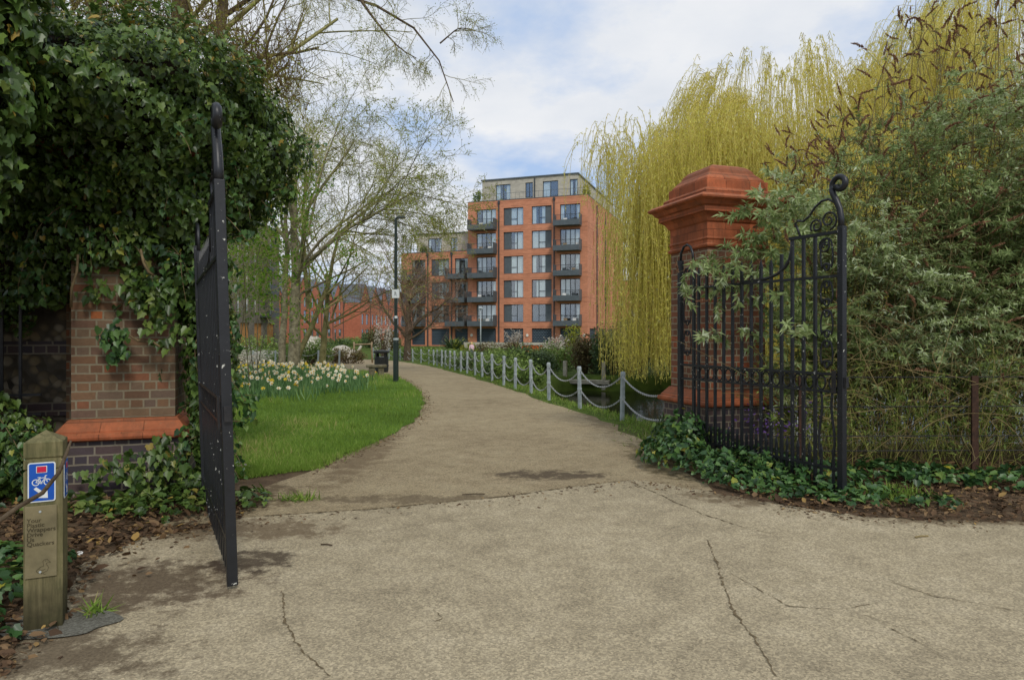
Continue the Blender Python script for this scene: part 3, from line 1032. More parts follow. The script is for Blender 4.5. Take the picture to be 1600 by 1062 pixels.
def make_gate():
    L = 2.38
    g = thing('iron_gate', (0, 0, 0), '', 'gate', 'open iron gate leaves')
    I = M['iron']

    def bar(name, x0, x1, z0, z1, d=.014, y=0):
        return MB().box(x0, x1, y - d, y + d, z0, z1).build(name, I, g)
    # free post with volute
    MB().box(L - .062, L, -.031, .031, 0.0, 2.62).build('meeting_post', I, g, bevel=.004)
    vol = [(L - .035, 0, 2.60), (L - .04, 0, 2.70), (L - .055, 0, 2.79), (L - .09, 0, 2.87), (L - .125, 0, 2.94), (L - .145, 0, 3.0)]
    vol += spiral(L - .055, 3.03, .09, .03, PI + .3, -1.05, 20)
    MB().tube([(x, y, z) for x, y, z in vol], [.030] * 6 + [.026 + .008 * (i / 19) for i in range(20)], 8).build('volute', I, g, smooth=True)
    # hinge stile and arched head of the narrow panel
    bar('hinge_stile', 0, .055, 0.0, 2.5, .0275)
    bar('inner_stile', .255, .29, .22, 2.42, .016)
    MB().tube([(.028, 0, 2.5), (.04, 0, 2.6), (.09, 0, 2.67), (.15, 0, 2.69), (.21, 0, 2.66), (.25, 0, 2.58), (.272, 0, 2.42)], .016, 6).build('arched_head', I, g, smooth=True)
    for z0, z1 in ((1.28, 1.62), (1.66, 2.02), (2.06, 2.40)):
        for fl, x in ((1, .15), (-1, .16)):
            MB().tube(scroll_c(x, z0, z1, .045, fl), .0085, 5).build('scroll', I, g, smooth=True)
    # rails
    Ri = L - .07
    bar('rail', .055, Ri, 2.13, 2.155, .02, .002)
    bar('rail', 1.735, Ri, 2.555, 2.585, .024)
    bar('rail', .055, Ri, 1.17, 1.195, .022, .003)
    bar('rail', .055, Ri, 1.0, 1.022, .02, .003)
    bar('rail', .055, Ri, .25, .275, .02, .003)
    # sweeping shoulder
    pts = [(1.76, 0, 2.555), (1.757, 0, 2.45), (1.73, 0, 2.36), (1.67, 0, 2.28), (1.58, 0, 2.22), (1.45, 0, 2.18), (1.3, 0, 2.165), (1.1, 0, 2.16)]
    MB().tube(pts, .019, 6).build('shoulder', I, g, smooth=True)
    # verticals
    for i in range(13):
        x = L * (.151 + i * .059)
        top = 2.30 if i < 9 else (2.42 if i == 9 else 2.555)
        m = MB().box(x - .014, x + .014, -.014, .014, 0.03, top)
        if i < 9:
            m.add([(x - .022, -.01, top), (x + .022, -.01, top), (x + .022, .01, top), (x - .022, .01, top), (x, 0, top + .11)], [(0, 1, 4), (1, 2, 4), (2, 3, 4), (3, 0, 4)])
        m.build('bar', I, g)
    # dog bars between them
    for i in range(15):
        x = L * (.151 + (i - .5) * .059)
        m = MB().box(x - .011, x + .011, -.011, .011, 0.03, .42)
        m.add([(x - .017, -.008, .42), (x + .017, -.008, .42), (x + .017, .008, .42), (x - .017, .008, .42), (x, 0, .5)], [(0, 1, 4), (1, 2, 4), (2, 3, 4), (3, 0, 4)])
        m.build('dog_bar', I, g)
    # ring frieze between the two lock rails
    for i in range(15):
        x = L * (.151 + (i - .5) * .059)
        MB().tube([(x + .05 * math.cos(a), 0, 1.096 + .07 * math.sin(a)) for a in [2 * PI * k / 14 for k in range(15)]], .009, 5, False).build('frieze_ring', I, g, smooth=True)
    # narrow panel by the meeting post
    x0, x1 = L * .885, L * .945
    for s, x in ((1, x0), (-1, x1)):
        MB().tube([(x + s * .018 * math.sin(z * 9), 0, z) for z in np.linspace(.27, 1.0, 16)], .013, 5).build('wavy_bar', I, g, smooth=True)
    for z0, z1 in ((1.22, 1.52), (1.52, 1.82), (1.83, 2.11), (2.18, 2.53)):
        for fl, x in ((1, L * .915 - .005), (-1, L * .915 + .005)):
            MB().tube(scroll_c(x, z0, z1, .05, fl), .0095, 5).build('scroll', I, g, smooth=True)
    # cresting above the short rail
    MB().tube([(1.86, 0, 2.585), (1.83, 0, 2.66), (1.80, 0, 2.72), (1.83, 0, 2.745), (1.90, 0, 2.73), (1.97, 0, 2.77), (2.04, 0, 2.85), (2.12, 0, 2.90), (2.2, 0, 2.905), (2.27, 0, 2.86), (2.31, 0, 2.79)], .012, 6).build('cresting', I, g, smooth=True)
    MB().tube(spiral(2.2, 2.70, .10, .02, -PI * .45, 1.5, 30), .010, 5).build('scroll', I, g, smooth=True)
    MB().tube(spiral(2.06, 2.66, .075, .02, PI * 1.2, -1.4, 26), .010, 5).build('scroll', I, g, smooth=True)
    MB().tube(spiral(2.16, 2.45, .075, .02, PI * .5, 1.4, 26), .009, 5).build('scroll', I, g, smooth=True)
    # latch plate
    MB().box(L - .001, L + .03, -.02, .02, 1.06, 1.16).build('latch', M['iron_plain'], g)
    MB().box(L - .11, L - .068, -.05, -.036, 1.0, 1.22).build('lock_box', M['iron_plain'], g)
    return g


gr = make_gate()
gr.location = (2.13, 8.70, 0)
gr.rotation_euler = (0, 0, math.atan2(6.57 - 8.70, 3.21 - 2.13))
gr['label'] = 'black iron gate leaf with scrolls, swung open before the orange brick pillar'
gl = copy_tree(gr)
gl.location = (-2.83, 6.3, 0)
gl.scale = (1, 1, .955)
ang = math.atan2(4.3 - 6.3, -1.77 + 2.83)
gl.rotation_euler = (Matrix.Rotation(rad(-1.9), 3, 'Y') @ Matrix.Rotation(ang, 3, 'Z')).to_euler()
gl['label'] = 'flaking black iron gate leaf seen edge-on beside the ivy smothered pillar'

# ------------------------------------------------------------------ cycle route post
wp = thing('marker_post', (X(72, 3.72), 3.72, 0), 'square weathered timber post with blue cycle route sign and carved plaque', 'post', rotz=rad(26))
h = .088
MB().sqlathe([(h, -.2), (h, .855), (h - .008, .858), (h - .008, .868), (h, .871), (h, .915), (h - .008, .918), (h - .008, .928), (h, .931), (h, 1.01), (0.002, 1.065)]).build('post', M['timber'], wp, bevel=.003)


class Flat:
    """flat shapes on the post's face: local (x, z) drawn at depth y"""
    def __init__(self, fn):
        self.fn, self.m = fn, MB()

    def poly(self, pts):
        self.m.add([self.fn(*p) for p in pts], [tuple(range(len(pts)))])

    def line(self, a, b, w):
        dx, dy = b[0] - a[0], b[1] - a[1]
        L = math.hypot(dx, dy)
        nx_, ny_ = -dy / L * w / 2, dx / L * w / 2
        self.poly([(a[0] + nx_, a[1] + ny_), (a[0] - nx_, a[1] - ny_), (b[0] - nx_, b[1] - ny_), (b[0] + nx_, b[1] + ny_)])

    def ring(self, c, r, w, n=20, a0=0, a1=2 * PI):
        for k in range(n):
            a, b = a0 + (a1 - a0) * k / n, a0 + (a1 - a0) * (k + 1) / n
            self.poly([(c[0] + (r - w / 2) * math.cos(a), c[1] + (r - w / 2) * math.sin(a)), (c[0] + (r + w / 2) * math.cos(a), c[1] + (r + w / 2) * math.sin(a)),
                       (c[0] + (r + w / 2) * math.cos(b), c[1] + (r + w / 2) * math.sin(b)), (c[0] + (r - w / 2) * math.cos(b), c[1] + (r - w / 2) * math.sin(b))])

    def build(self, name, mat, parent):
        return self.m.build(name, mat, parent)


def rrect(w, hh, r, n=5):
    pts = []
    for cx_, cz_, a in ((w - r, hh - r, 0), (-w + r, hh - r, PI / 2), (-w + r, -hh + r, PI), (w - r, -hh + r, 1.5 * PI)):
        pts += [(cx_ + r * math.cos(a + PI / 2 * k / n), cz_ + r * math.sin(a + PI / 2 * k / n)) for k in range(n + 1)]
    return pts


def route_sign(face):
    cz = .80

    def at(y):
        if face == 'front':
            return lambda x, z: (x - .006, -h - y, cz + z)
        return lambda x, z: (h + y, x, cz + z)
    P = rrect(.062, .105, .012)
    m = MB()
    n = len(P)
    f0, f1 = at(.001), at(.004)
    m.add([f0(*p) for p in P] + [f1(*p) for p in P], [tuple(range(n, 2 * n))] + [(i, (i + 1) % n, n + (i + 1) % n, n + i) for i in range(n)])
    s = m.build('route_sign', M['sign_white'], wp)
    f = Flat(at(.0052))
    f.poly(rrect(.056, .099, .008))
    f.build('blue_panel', M['sign_blue'], s)
    f = Flat(at(.0064))
    f.poly([(x, z + .068) for x, z in rrect(.0245, .0185, .002)])
    f.build('number_border', M['sign_white'], s)
    f = Flat(at(.0076))
    f.poly([(x, z + .068) for x, z in rrect(.021, .0155, .001)])
    f.build('number_patch', M['sign_red'], s)
    f = Flat(at(.0064))
    c1, c2 = (-.026, .0), (.026, .0)
    f.ring(c1, .0155, .0045)
    f.ring(c2, .0155, .0045)
    crank, seat, head = (-.002, -.004), (-.010, .022), (.017, .024)
    for a, b in ((c1, crank), (c1, seat), (seat, crank), (seat, head), (crank, head), (c2, head), (head, (.015, .034)), ((.015, .034), (.024, .034)), ((-.018, .026), (-.004, .026)), (seat, (-.011, .026))):
        f.line(a, b, .0038)
    f.ring(crank, .004, .003, 10)
    f.build('bicycle_symbol', M['sign_white'], s)
    f = Flat(at(.0064))
    o = lambda x, z: (x, z - .058)
    f.poly([o(-.036, .024), o(-.024, .034), o(.014, .001), o(.002, -.012)])
    f.poly([o(.026, .014), o(.028, -.028), o(-.018, -.024)])
    f.build('arrow_symbol', M['sign_white'], s)


route_sign('front')
route_sign('side')
pl = MB().box(-.080, .062, -h - .010, -h - .001, .295, .675).build('plaque', M['plaque'], wp, bevel=.002)


def text_mesh(body, size, mat, parent, fn, name):
    cu = bpy.data.curves.new('lettering', 'FONT')
    cu.body = body
    cu.size = size
    cu.space_line = 0.80
    cu.offset = 0.0005
    ob = bpy.data.objects.new('lettering_source', cu)
    COL.objects.link(ob)
    dg = bpy.context.evaluated_depsgraph_get()
    dg.update()
    me = bpy.data.meshes.new_from_object(ob.evaluated_get(dg))
    bpy.data.objects.remove(ob)
    for v in me.vertices:
        v.co = fn(v.co.x, v.co.y)
    me.materials.clear()
    me.materials.append(mat)
    me.name = name
    return link(bpy.data.objects.new(name, me), parent)


text_mesh('Your\nPlastic\nWrappers\nDrive\nUs\nQuackers', .0312, M['timber_dark'], pl, lambda x, y: (x - .071, -h - .0115, .590 + y), 'lettering')
f = Flat(lambda x, z: (x - .0, -h - .0115, .345 + z))
duck = [(-.03, -.012), (-.024, -.022), (.0, -.026), (.02, -.018), (.026, .0), (.018, .014), (.014, .022), (.024, .026), (.034, .024), (.032, .030), (.026, .034), (.02, .044), (.008, .044), (.0, .036), (.002, .022), (.004, .01), (-.01, .006), (-.03, -.012)]
for a, b in zip(duck, duck[1:]):
    f.line(a, b, .0022)
for a, b in (((-.018, -.006), (.0, -.012)), ((.0, -.012), (.012, -.006)), ((.0, -.026), (.004, -.034)), ((.004, -.034), (.012, -.034)), ((-.006, -.026), (-.004, -.034))):
    f.line(a, b, .002)
f.ring((.012, .036), .0015, .002, 8)
f.build('duck_outline', M['timber_dark'], pl)
mbn = MB()
for z in (.645, .325):
    mbn.tube([(-.012, -h - .0095, z), (-.012, -h - .0135, z)], .006, 10)
mbn.build('fixing_bolt', M['galv'], pl)
# concrete footing and the bramble across the post
V = []
fm = MB()
fp = [(wp.location.x + (0.10 + .19 * (1 + .18 * math.sin(3 * a) + .1 * math.sin(7 * a))) * math.cos(a) + .08, 3.70 + (.10 + .10 * (1 + .2 * math.sin(2 * a + 1))) * math.sin(a), .02) for a in [2 * PI * k / 40 for k in range(40)]]
fm.add(fp, [tuple(range(40))])
M['rough_concrete'] = noisy('rough_concrete', rgb(96, 94, 84), rgb(140, 138, 126), 70, 0.95, 0.1, 1.0, 60, 0.02)
tag(fm.build('footing', M['rough_concrete']), 'rough grey concrete footing around the timber marker post', 'footing')
tw = MB().tube([(X(-60, 3.3), 3.3, .53), (X(0, 3.36), 3.36, Z(812, 3.36)), (X(28, 3.4), 3.4, Z(792, 3.4)), (X(66, 3.44), 3.44, Z(770, 3.44)), (X(92, 3.46), 3.46, Z(738, 3.46)), (X(104, 3.48), 3.48, Z(708, 3.48)), (X(111, 3.5), 3.5, Z(688, 3.5))], [.013, .0125, .012, .011, .0095, .008, .005], 7)
tag(tw.build('bare_stick', M['bark_dark'], smooth=True), 'bare brown stick leaning across the blue cycle sign', 'stick')

# ------------------------------------------------------------------ bollards and chains
BOL = [(1.99, 12.34), (1.416, 14.25), (.86, 15.95), (.5, 17.7), (.09, 19.0), (-.247, 20.4), (-.645, 22.2), (-1.04, 24.0), (-1.375, 25.5), (-1.78, 27.1), (-2.15, 28.7), (-2.53, 30.3),
       (-2.91, 32), (-3.31, 33.9), (-3.67, 35.6), (-4.09, 37.3), (-4.47, 39), (-5.03, 41.2), (-5.86, 44), (-6.86, 47.2), (-7.7, 50), (-8.64, 52.7), (-9.9, 55), (-11.6, 57)]
ORD = ['first', 'second', 'third', 'fourth', 'fifth', 'sixth', 'seventh', 'eighth', 'ninth', 'tenth', 'eleventh', 'twelfth', 'thirteenth', 'fourteenth', 'fifteenth', 'sixteenth', 'seventeenth',
       'eighteenth', 'nineteenth', 'twentieth', 'twenty-first', 'twenty-second', 'twenty-third', 'twenty-fourth']
b0 = thing('bollard', (0, 0, 0), '', 'bollard', 'grey chain bollards along the path')
MB().sqlathe([(.040, -.3), (.040, .86), (.038, .872), (.028, .878)], 12, 0).build('post', M['galv'], b0, smooth=False)
MB().sqlathe([(.047, .80), (.047, .85), (.045, .853)], 12, 0).build('collar', M['galv'], b0)
MB().sqlathe([(.047, .39), (.047, .425), (.045, .428)], 12, 0).build('collar', M['galv'], b0)
bz = []
for i, (x, y) in enumerate(BOL):
    o = b0 if i == 0 else copy_tree(b0)
    z = gz(x, y)
    z = float(gbase(x, y))
    bz.append(z)
    o.location = (x, y, z)
    o.rotation_euler = (rad(random.uniform(-1.5, 1.5)), rad(random.uniform(-1.5, 1.5)), random.uniform(0, 6))
    o['label'] = f'{ORD[i]} grey steel chain bollard along the path counting from the orange brick pillar'


def chain(a, b, sag, label, group='chains slung between the grey bollards'):
    a, b = Vector(a), Vector(b)
    n = max(12, int((b - a).length / 0.052))
    m = MB()
    pts = []
    for i in range(n + 1):
        t = i / n
        p = a.lerp(b, t)
        p.z -= sag * 4 * t * (1 - t)
        pts.append(p)
    for i in range(n):
        p, q = pts[i], pts[i + 1]
        d = (q - p)
        L = d.length * .62
        d.normalize()
        s = d.cross(Vector((0, 0, 1))).normalized()
        u = s.cross(d)
        w = (s if i % 2 else u)
        c = (p + q) / 2
        ring = [c + d * (L * math.cos(k)) + w * (.014 * math.sin(k)) for k in [2 * PI * j / 7 for j in range(8)]]
        m.tube(ring, .0072, 4, False)
    o = m.build('chain', M['chain'], smooth=True)
    return tag(o, label, 'chain', group)


for i in range(len(BOL) - 1):
    (x0, y0), (x1, y1) = BOL[i], BOL[i + 1]
    for hz_, nm, sg in ((.80, 'upper', .27), (.40, 'lower', .24)):
        chain((x0, y0, bz[i] + hz_), (x1, y1, bz[i + 1] + hz_), sg * random.uniform(.85, 1.1), f'{nm} chain slung between the {ORD[i]} and {ORD[i+1]} bollards from the brick pillar')
for hz_, z1, nm in ((.80, .86, 'upper'), (.40, .5, 'lower')):
    chain((BOL[0][0], BOL[0][1], hz_), (2.32, 9.75, z1 - .1), .20, f'{nm} chain slung between the first bollard and the orange brick pillar')

# ------------------------------------------------------------------ lamp post, bin, bench
lp = thing('lamp_post', (X(618.5, 21.6), 21.6, 0), 'tall dark green lamp post with small white sign at the path edge', 'lamp post')
MB().sqlathe([(.085, -.2), (.085, 1.28), (.075, 1.31)], 14, 0).build('base', M['lamp_green'], lp)
MB().sqlathe([(.053, 1.312), (.050, 3.2), (.044, 5.1)], 14, 0).build('pole', M['lamp_green'], lp)
MB().sqlathe([(.088, 1.335), (.088, 1.40)], 14, 0).build('collar', M['galv'], lp)
MB().tube([(0, 0, 5.06), (0, 0, 5.17), (.05, -.01, 5.2), (.12, -.01, 5.2)], .04, 8).build('arm', M['lamp_green'], lp)
MB().add([(.07, -.08, 5.17), (.30, -.06, 5.2), (.30, .06, 5.2), (.07, .08, 5.17), (.07, -.07, 5.25), (.28, -.04, 5.25), (.28, .04, 5.25), (.07, .07, 5.25)],
         [(0, 3, 2, 1), (4, 5, 6, 7), (0, 1, 5, 4), (1, 2, 6, 5), (2, 3, 7, 6), (3, 0, 4, 7)]).build('lantern', M['lamp_green'], lp, bevel=.01)
sg = MB().box(-.11, .12, -.075, -.068, 2.66, 2.93).build('notice', M['sign_white'], lp)
f = Flat(lambda x, z: (x, -.0765, 2.79 + z))
for a, b in (((-.03, .04), (.0, .02)), ((.0, .02), (-.02, -.01)), ((-.02, -.01), (.02, -.03)), ((.01, .035), (.03, .0)), ((-.035, -.04), (-.02, -.01)), ((.02, -.03), (.035, -.06))):
    f.line(a, b, .014)
f.ring((-.012, .055), .010, .012, 10)
f.build('pictogram', M['sign_black'], sg)
MB().box(-.03, .06, -.062, -.056, 2.02, 2.10).build('sticker', M['sign_white'], lp)

bn = thing('litter_bin', (X(596, 28.4), 28.4, float(gbase(0, 28.4))), 'round black litter bin with flared lid beside the path', 'bin')
MB().sqlathe([(.27, 0), (.27, .05), (.285, .07), (.29, .62), (.285, .64)], 20, 0).build('body', M['bin'], bn, smooth=False)
MB().sqlathe([(.295, .25), (.30, .27), (.30, .30), (.295, .32)], 20, 0).build('band', M['bin'], bn)
for k in range(4):
    a = PI / 4 + k * PI / 2
    MB().box(-.05, .05, -.012, .012, .64, .80).build('lid_support', M['bin'], bn, loc=(.26 * math.cos(a), .26 * math.sin(a), 0), rotz=a + PI / 2)
MB().sqlathe([(.315, .80), (.335, .82), (.335, .865), (.30, .90), (.10, .93)], 20, 0).build('lid', M['bin'], bn)
bc = thing('stone_bench', (X(588, 24.4), 24.4, 0), 'low mossy stone bench on the grass in front of the litter bin', 'bench', rotz=.25)
MB().box(-.36, .36, -.2, .2, .33, .42).build('seat', M['concrete'], bc, bevel=.02)
MB().box(-.26, -.05, -.15, .15, -.05, .329).build('support', M['concrete'], bc, bevel=.02)
MB().box(.06, .26, -.15, .15, -.05, .329).build('support', M['concrete'], bc, bevel=.02)

# ------------------------------------------------------------------ trees
def grow(base, d0, length, r0, levels, nch, ratio, spread, seed, wander=.18, up=.12, droop=0.0, kmin=5, start=.35):
    """a branching skeleton: list per level of (pts, radii)"""
    rnd = np.random.default_rng(seed)
    out = [[] for _ in range(levels)]

    def rec(p, d, L, r, lv):
        k = kmin + 2 if lv == 0 else kmin
        pts = [np.array(p, float)]
        d = np.array(d, float)
        for i in range(k - 1):
            d = d + rnd.normal(0, wander, 3)
            d[2] += up if lv < levels - 2 else up - droop
            d /= np.linalg.norm(d)
            pts.append(pts[-1] + d * L / (k - 1))
        pts = np.array(pts)
        rr = r * np.linspace(1, .42 if lv < levels - 1 else .35, k)
        out[lv].append((pts, rr))
        if lv + 1 < levels:
            n = nch[lv] if lv < len(nch) else nch[-1]
            for c in range(n):
                t = start + (1 - start) * (c + rnd.random()) / n
                x = t * (k - 1)
                i = min(int(x), k - 2)
                q = pts[i] + (pts[i + 1] - pts[i]) * (x - i)
                dd = pts[i + 1] - pts[i]
                dd /= np.linalg.norm(dd)
                o = rnd.normal(size=3)
                o -= dd * o.dot(dd)
                o /= np.linalg.norm(o)
                a = rad(spread) * rnd.uniform(.7, 1.25)
                nd = dd * math.cos(a) + o * math.sin(a)
                rec(q, nd, L * ratio * rnd.uniform(.7, 1.2), max(rr[i] * .5, .0035), lv + 1)
    rec(base, d0, length, r0, 0)
    return out


def merge(*sk):
    n = max(len(s) for s in sk)
    return [sum((s[i] if i < len(s) else [] for s in sk), []) for i in range(n)]


def build_tree(name, loc, label, cat, sk, bark, twig, bud=None, nbud=0, bsize=.04, trunk_levels=2, group=None, bspread=.03, budshape=SH_QUAD, minr=0.0):
    r = thing(name, loc, label, cat, group)
    tr = [b for lv in sk[:trunk_levels] for b in lv]
    off = np.array(loc)
    tubes('trunk', [(p - off, q) for p, q in tr], bark, r, 9)
    tw_ = [b for lv in sk[trunk_levels:] for b in lv]
    cr = tubes('crown', [(p - off, np.maximum(q, minr)) for p, q in tw_], twig, r, 3)
    if bud is not None and nbud:
        last = [b for lv in sk[-2:] for b in lv]
        idx = rng.integers(0, len(last), nbud)
        P = []
        for i in idx:
            p = last[i][0]
            t = rng.uniform(.2, 1) * (len(p) - 1)
            j = min(int(t), len(p) - 2)
            P.append(p[j] + (p[j + 1] - p[j]) * (t - j))
        P = np.array(P) - off + rng.normal(0, bspread, (nbud, 3))
        leaves('leaves', budshape, P, rdir(nbud), rdir(nbud), bsize * rng.uniform(.6, 1.3, nbud), bud, cr)
    return r


# twin-stemmed tree on the lawn
b = (X(452, 28), 28, float(gbase(0, 28)))
sk = merge(grow((b[0] + .15, 28, b[2] - .1), (.02, 0, 1), 8.5, .26, 5, [7, 6, 6, 5], .58, 46, 11, .08, .03, .05),
           grow((b[0] - .35, 28.2, b[2] - .1), (-.06, .05, 1), 8.0, .16, 5, [6, 6, 6, 5], .58, 48, 12, .08, .03, .05),
           grow((b[0] + .2, 28, 3.9), (.55, -.1, .75), 5.6, .07, 5, [9, 7, 6, 4], .5, 48, 13, .1, -.03, .06),
           grow((b[0] + .25, 28, 4.8), (.35, .1, .85), 6.2, .06, 5, [9, 7, 6, 4], .5, 48, 14, .1, .0, .06),
           grow((b[0] + .2, 28, 4.1), (.9, -.2, .42), 6.0, .09, 5, [9, 7, 6, 4], .5, 45, 15, .1, -.02, .06))
build_tree('bare_tree', b, 'twin stemmed grey tree with wide bare crown rising behind the daffodils', 'tree', sk, M['bark'], M['twig_green'], M['bud'], 20000, .09, 2, 'trees on the lawn', .06, minr=.006)
# mossy leaning tree
b = (X(458, 30), 30, float(gbase(0, 30)))
sk = merge(grow((b[0], 30, b[2] - .1), (.22, 0, 1), 6.5, .14, 4, [8, 7, 6], .5, 44, 21, .09, .06, .04),
           grow((b[0] + .7, 30, 2.6), (.05, 0, 1), 6.5, .11, 4, [9, 7, 5], .45, 44, 22, .08, .06, .04))
build_tree('bare_tree', b, 'mossy slim tree leaning away from the twin stemmed tree', 'tree', sk, M['bark_moss'], M['twig_green'], M['bud'], 3500, .075, 1, 'trees on the lawn', .06, minr=.006)
# tree before the red terrace
b = (X(501, 31), 31, float(gbase(0, 31)))
sk = merge(grow((b[0], 31, b[2] - .1), (.16, 0, 1), 4.6, .17, 4, [5, 6, 6], .6, 50, 31, .07, .04, .04),
           grow((b[0] + .45, 31, 2.0), (.75, -.05, .6), 5.0, .03, 4, [7, 5, 4], .42, 40, 32, .06, .0, .03),
           grow((b[0] + .5, 31, 2.2), (.3, 0, .9), 6.0, .045, 4, [9, 7, 5], .42, 44, 33, .06, .02, .03),
           grow((b[0] + .4, 31, 1.7), (-.3, 0, .9), 5.0, .045, 4, [9, 7, 5], .42, 44, 34, .06, .02, .03),
           grow((b[0] + .6, 31, 1.8), (.9, 0, .35), 4.2, .024, 4, [6, 5, 4], .42, 40, 35, .06, .02, .03))
build_tree('bare_tree', b, 'short trunked bare tree with spreading branches before the red terrace', 'tree', sk, M['bark_moss'], M['twig'], M['bud'], 1200, .06, 2, 'trees on the lawn', .05, minr=.006)
# tall multi-stem tree behind the ivy, with the branch that hangs over the path
b = (-6.4, 13.0, 0)
sk = merge(grow((-6.95, 13.2, 0), (-.05, 0, 1), 10.5, .24, 4, [8, 6, 5], .42, 46, 41, .05, .02, .04),
           grow((-6.35, 13.0, 0), (.02, 0, 1), 11, .22, 4, [8, 6, 5], .42, 46, 42, .05, .02, .04),
           grow((-6.2, 13.1, 0), (.10, 0, 1), 11, .17, 4, [8, 6, 5], .42, 46, 43, .05, .02, .04),
           grow((-7.6, 13.4, 0), (-.1, 0, 1), 10, .16, 4, [8, 6, 5], .42, 46, 44, .05, .02, .04),
           grow((-8.4, 13.0, 0), (-.06, 0, 1), 10, .18, 4, [8, 6, 5], .42, 46, 46, .05, .02, .04),
           grow((-6.1, 13, 6.3), (.85, -.05, .3), 2.6, .05, 4, [7, 6, 4], .5, 48, 45, .12, .0, .16),
           grow((-5.9, 13, 5.0), (.5, .2, .8), 3.8, .035, 4, [9, 7, 5], .42, 48, 47, .1, .0, .12),
           grow((-5.8, 13.3, 6.6), (.5, .2, .7), 3.4, .035, 4, [9, 7, 5], .42, 48, 49, .1, .0, .12))


def limb(pts, r0, r1, nsub, sub, seed, droop, lv=4, n=9):
    """an explicit limb (smoothed polyline) that bears its own twigs"""
    P = np.array(pts, float)
    d = np.concatenate([[0], np.cumsum(np.linalg.norm(np.diff(P, axis=0), axis=1))])
    t = np.linspace(0, d[-1], n)
    Q = np.stack([np.interp(t, d, P[:, i]) for i in range(3)], 1)
    Q[1:-1] = (Q[:-2] + 2 * Q[1:-1] + Q[2:]) / 4
    out = [[(Q, np.linspace(r0, r1, n))]] + [[] for _ in range(lv - 1)]
    rnd = np.random.default_rng(seed)
    for c in range(nsub):
        tt = (.25 + .75 * (c + rnd.random()) / nsub) * (n - 1)
        i = min(int(tt), n - 2)
        q = Q[i] + (Q[i + 1] - Q[i]) * (tt - i)
        dd = Q[i + 1] - Q[i]
        dd /= np.linalg.norm(dd)
        nd = dd * .8 + rnd.normal(0, .55, 3)
        nd /= np.linalg.norm(nd)
        s = grow(q, nd, sub * rnd.uniform(.6, 1.2), max(r1 * .8, .008), lv - 1, [6, 5], .5, 42, int(rnd.integers(1e6)), .14, .0, droop, 5, .2)
        for k in range(lv - 1):
            out[k + 1] += s[k]
    return out


sk = merge(sk, limb([(-6.2, 13, 7.0), (-4.6, 12.9, 8.3), (-2.9, 12.8, 7.9), (-1.9, 12.8, 7.45), (-1.35, 12.8, 7.0), (-1.2, 12.8, 6.3), (-1.1, 12.8, 5.9)], .055, .008, 18, .75, 51, .22),
           limb([(-2.9, 12.8, 7.9), (-2.5, 12.6, 7.3), (-2.05, 12.5, 6.75), (-1.75, 12.5, 6.6)], .03, .008, 9, .6, 52, .2),
           limb([(-1.35, 12.8, 7.0), (-1.0, 12.8, 7.3), (-.75, 12.9, 7.3)], .016, .006, 8, .55, 53, .2))
build_tree('bare_tree', b, 'tall multi stemmed tree behind the ivy with one long branch hanging over the path', 'tree', sk, M['bark_dark'], M['twig_green'], M['bud'], 9000, .034, 1, None, .05, minr=.0025)
# leafy saplings near the lawn edge
for (px, Y, lab, sd_) in ((372, 17.0, 'young sapling with fresh green leaves beside the edge-on gate', 61), (405, 21, 'young leafing sapling between the gate and the twin stemmed tree', 62)):
    b = (X(px, Y), Y, 0)
    sk = merge(*[grow((b[0] + random.uniform(-.3, .3), Y + random.uniform(-.3, .3), 0), (random.uniform(-.25, .35), 0, 1), 4.8, .015, 4, [10, 6, 4], .4, 50, sd_ * 7 + k, .08, .03, .05) for k in range(4)])
    build_tree('sapling', b, lab, 'sapling', sk, M['bark'], M['twig_green'], M['bud_fresh'], 4200, .085, 1, 'saplings', .06, SH_OVAL, minr=.004)
for (bx_, by_, lab, sd_) in ((-8.6, 10.6, 'olive twiggy sapling rising over the ivy beside the tall trunks', 81), (-7.0, 10.2, 'olive budding sapling between the ivy crown and the tall trunks', 82), (-5.4, 10.8, 'thin budding sapling above the bulge of the ivy', 83), (-9.8, 11.0, 'olive sapling farthest along behind the ivy crown', 84)):
    b = (bx_, by_, 0)
    sk = merge(*[grow((bx_ + random.uniform(-.4, .4), by_ + random.uniform(-.3, .3), 0), (random.uniform(-.2, .25), 0, 1), 6.2 - .5 * (k % 3), .022, 4, [10, 6, 4], .36, 40, sd_ * 7 + k, .07, .05, .03, start=.45) for k in range(3)])
    build_tree('sapling', b, lab, 'sapling', sk, M['bark_moss'], M['twig_green'], M['bud'], 2200, .05, 1, 'saplings', .04, SH_OVAL, minr=.0025)
# brown tree in front of the apartment block
b = (X(636, 50), 50, float(gbase(0, 50)))
sk = merge(grow((b[0], 50, b[2] - .1), (.02, 0, 1), 5.4, .30, 5, [8, 6, 5, 4], .58, 52, 71, .09, .03, .03), grow((b[0] - .1, 50, 1.2), (-.5, 0, .8), 4.2, .12, 4, [8, 6, 5], .5, 50, 72),
           grow((b[0] + .1, 50, 1.4), (.6, 0, .6), 4.4, .12, 4, [8, 6, 5], .5, 50, 73), grow((b[0] + .1, 50, 1.0), (.9, -.2, .25), 3.4, .1, 4, [8, 6, 5], .5, 50, 74))
build_tree('bare_tree', b, 'brown twiggy tree with dark trunk in front of the apartment block', 'tree', sk, M['bark_dark'], M['twig_brown'], M['bud_brown'], 2600, .10, 1, None, .08, minr=.010)

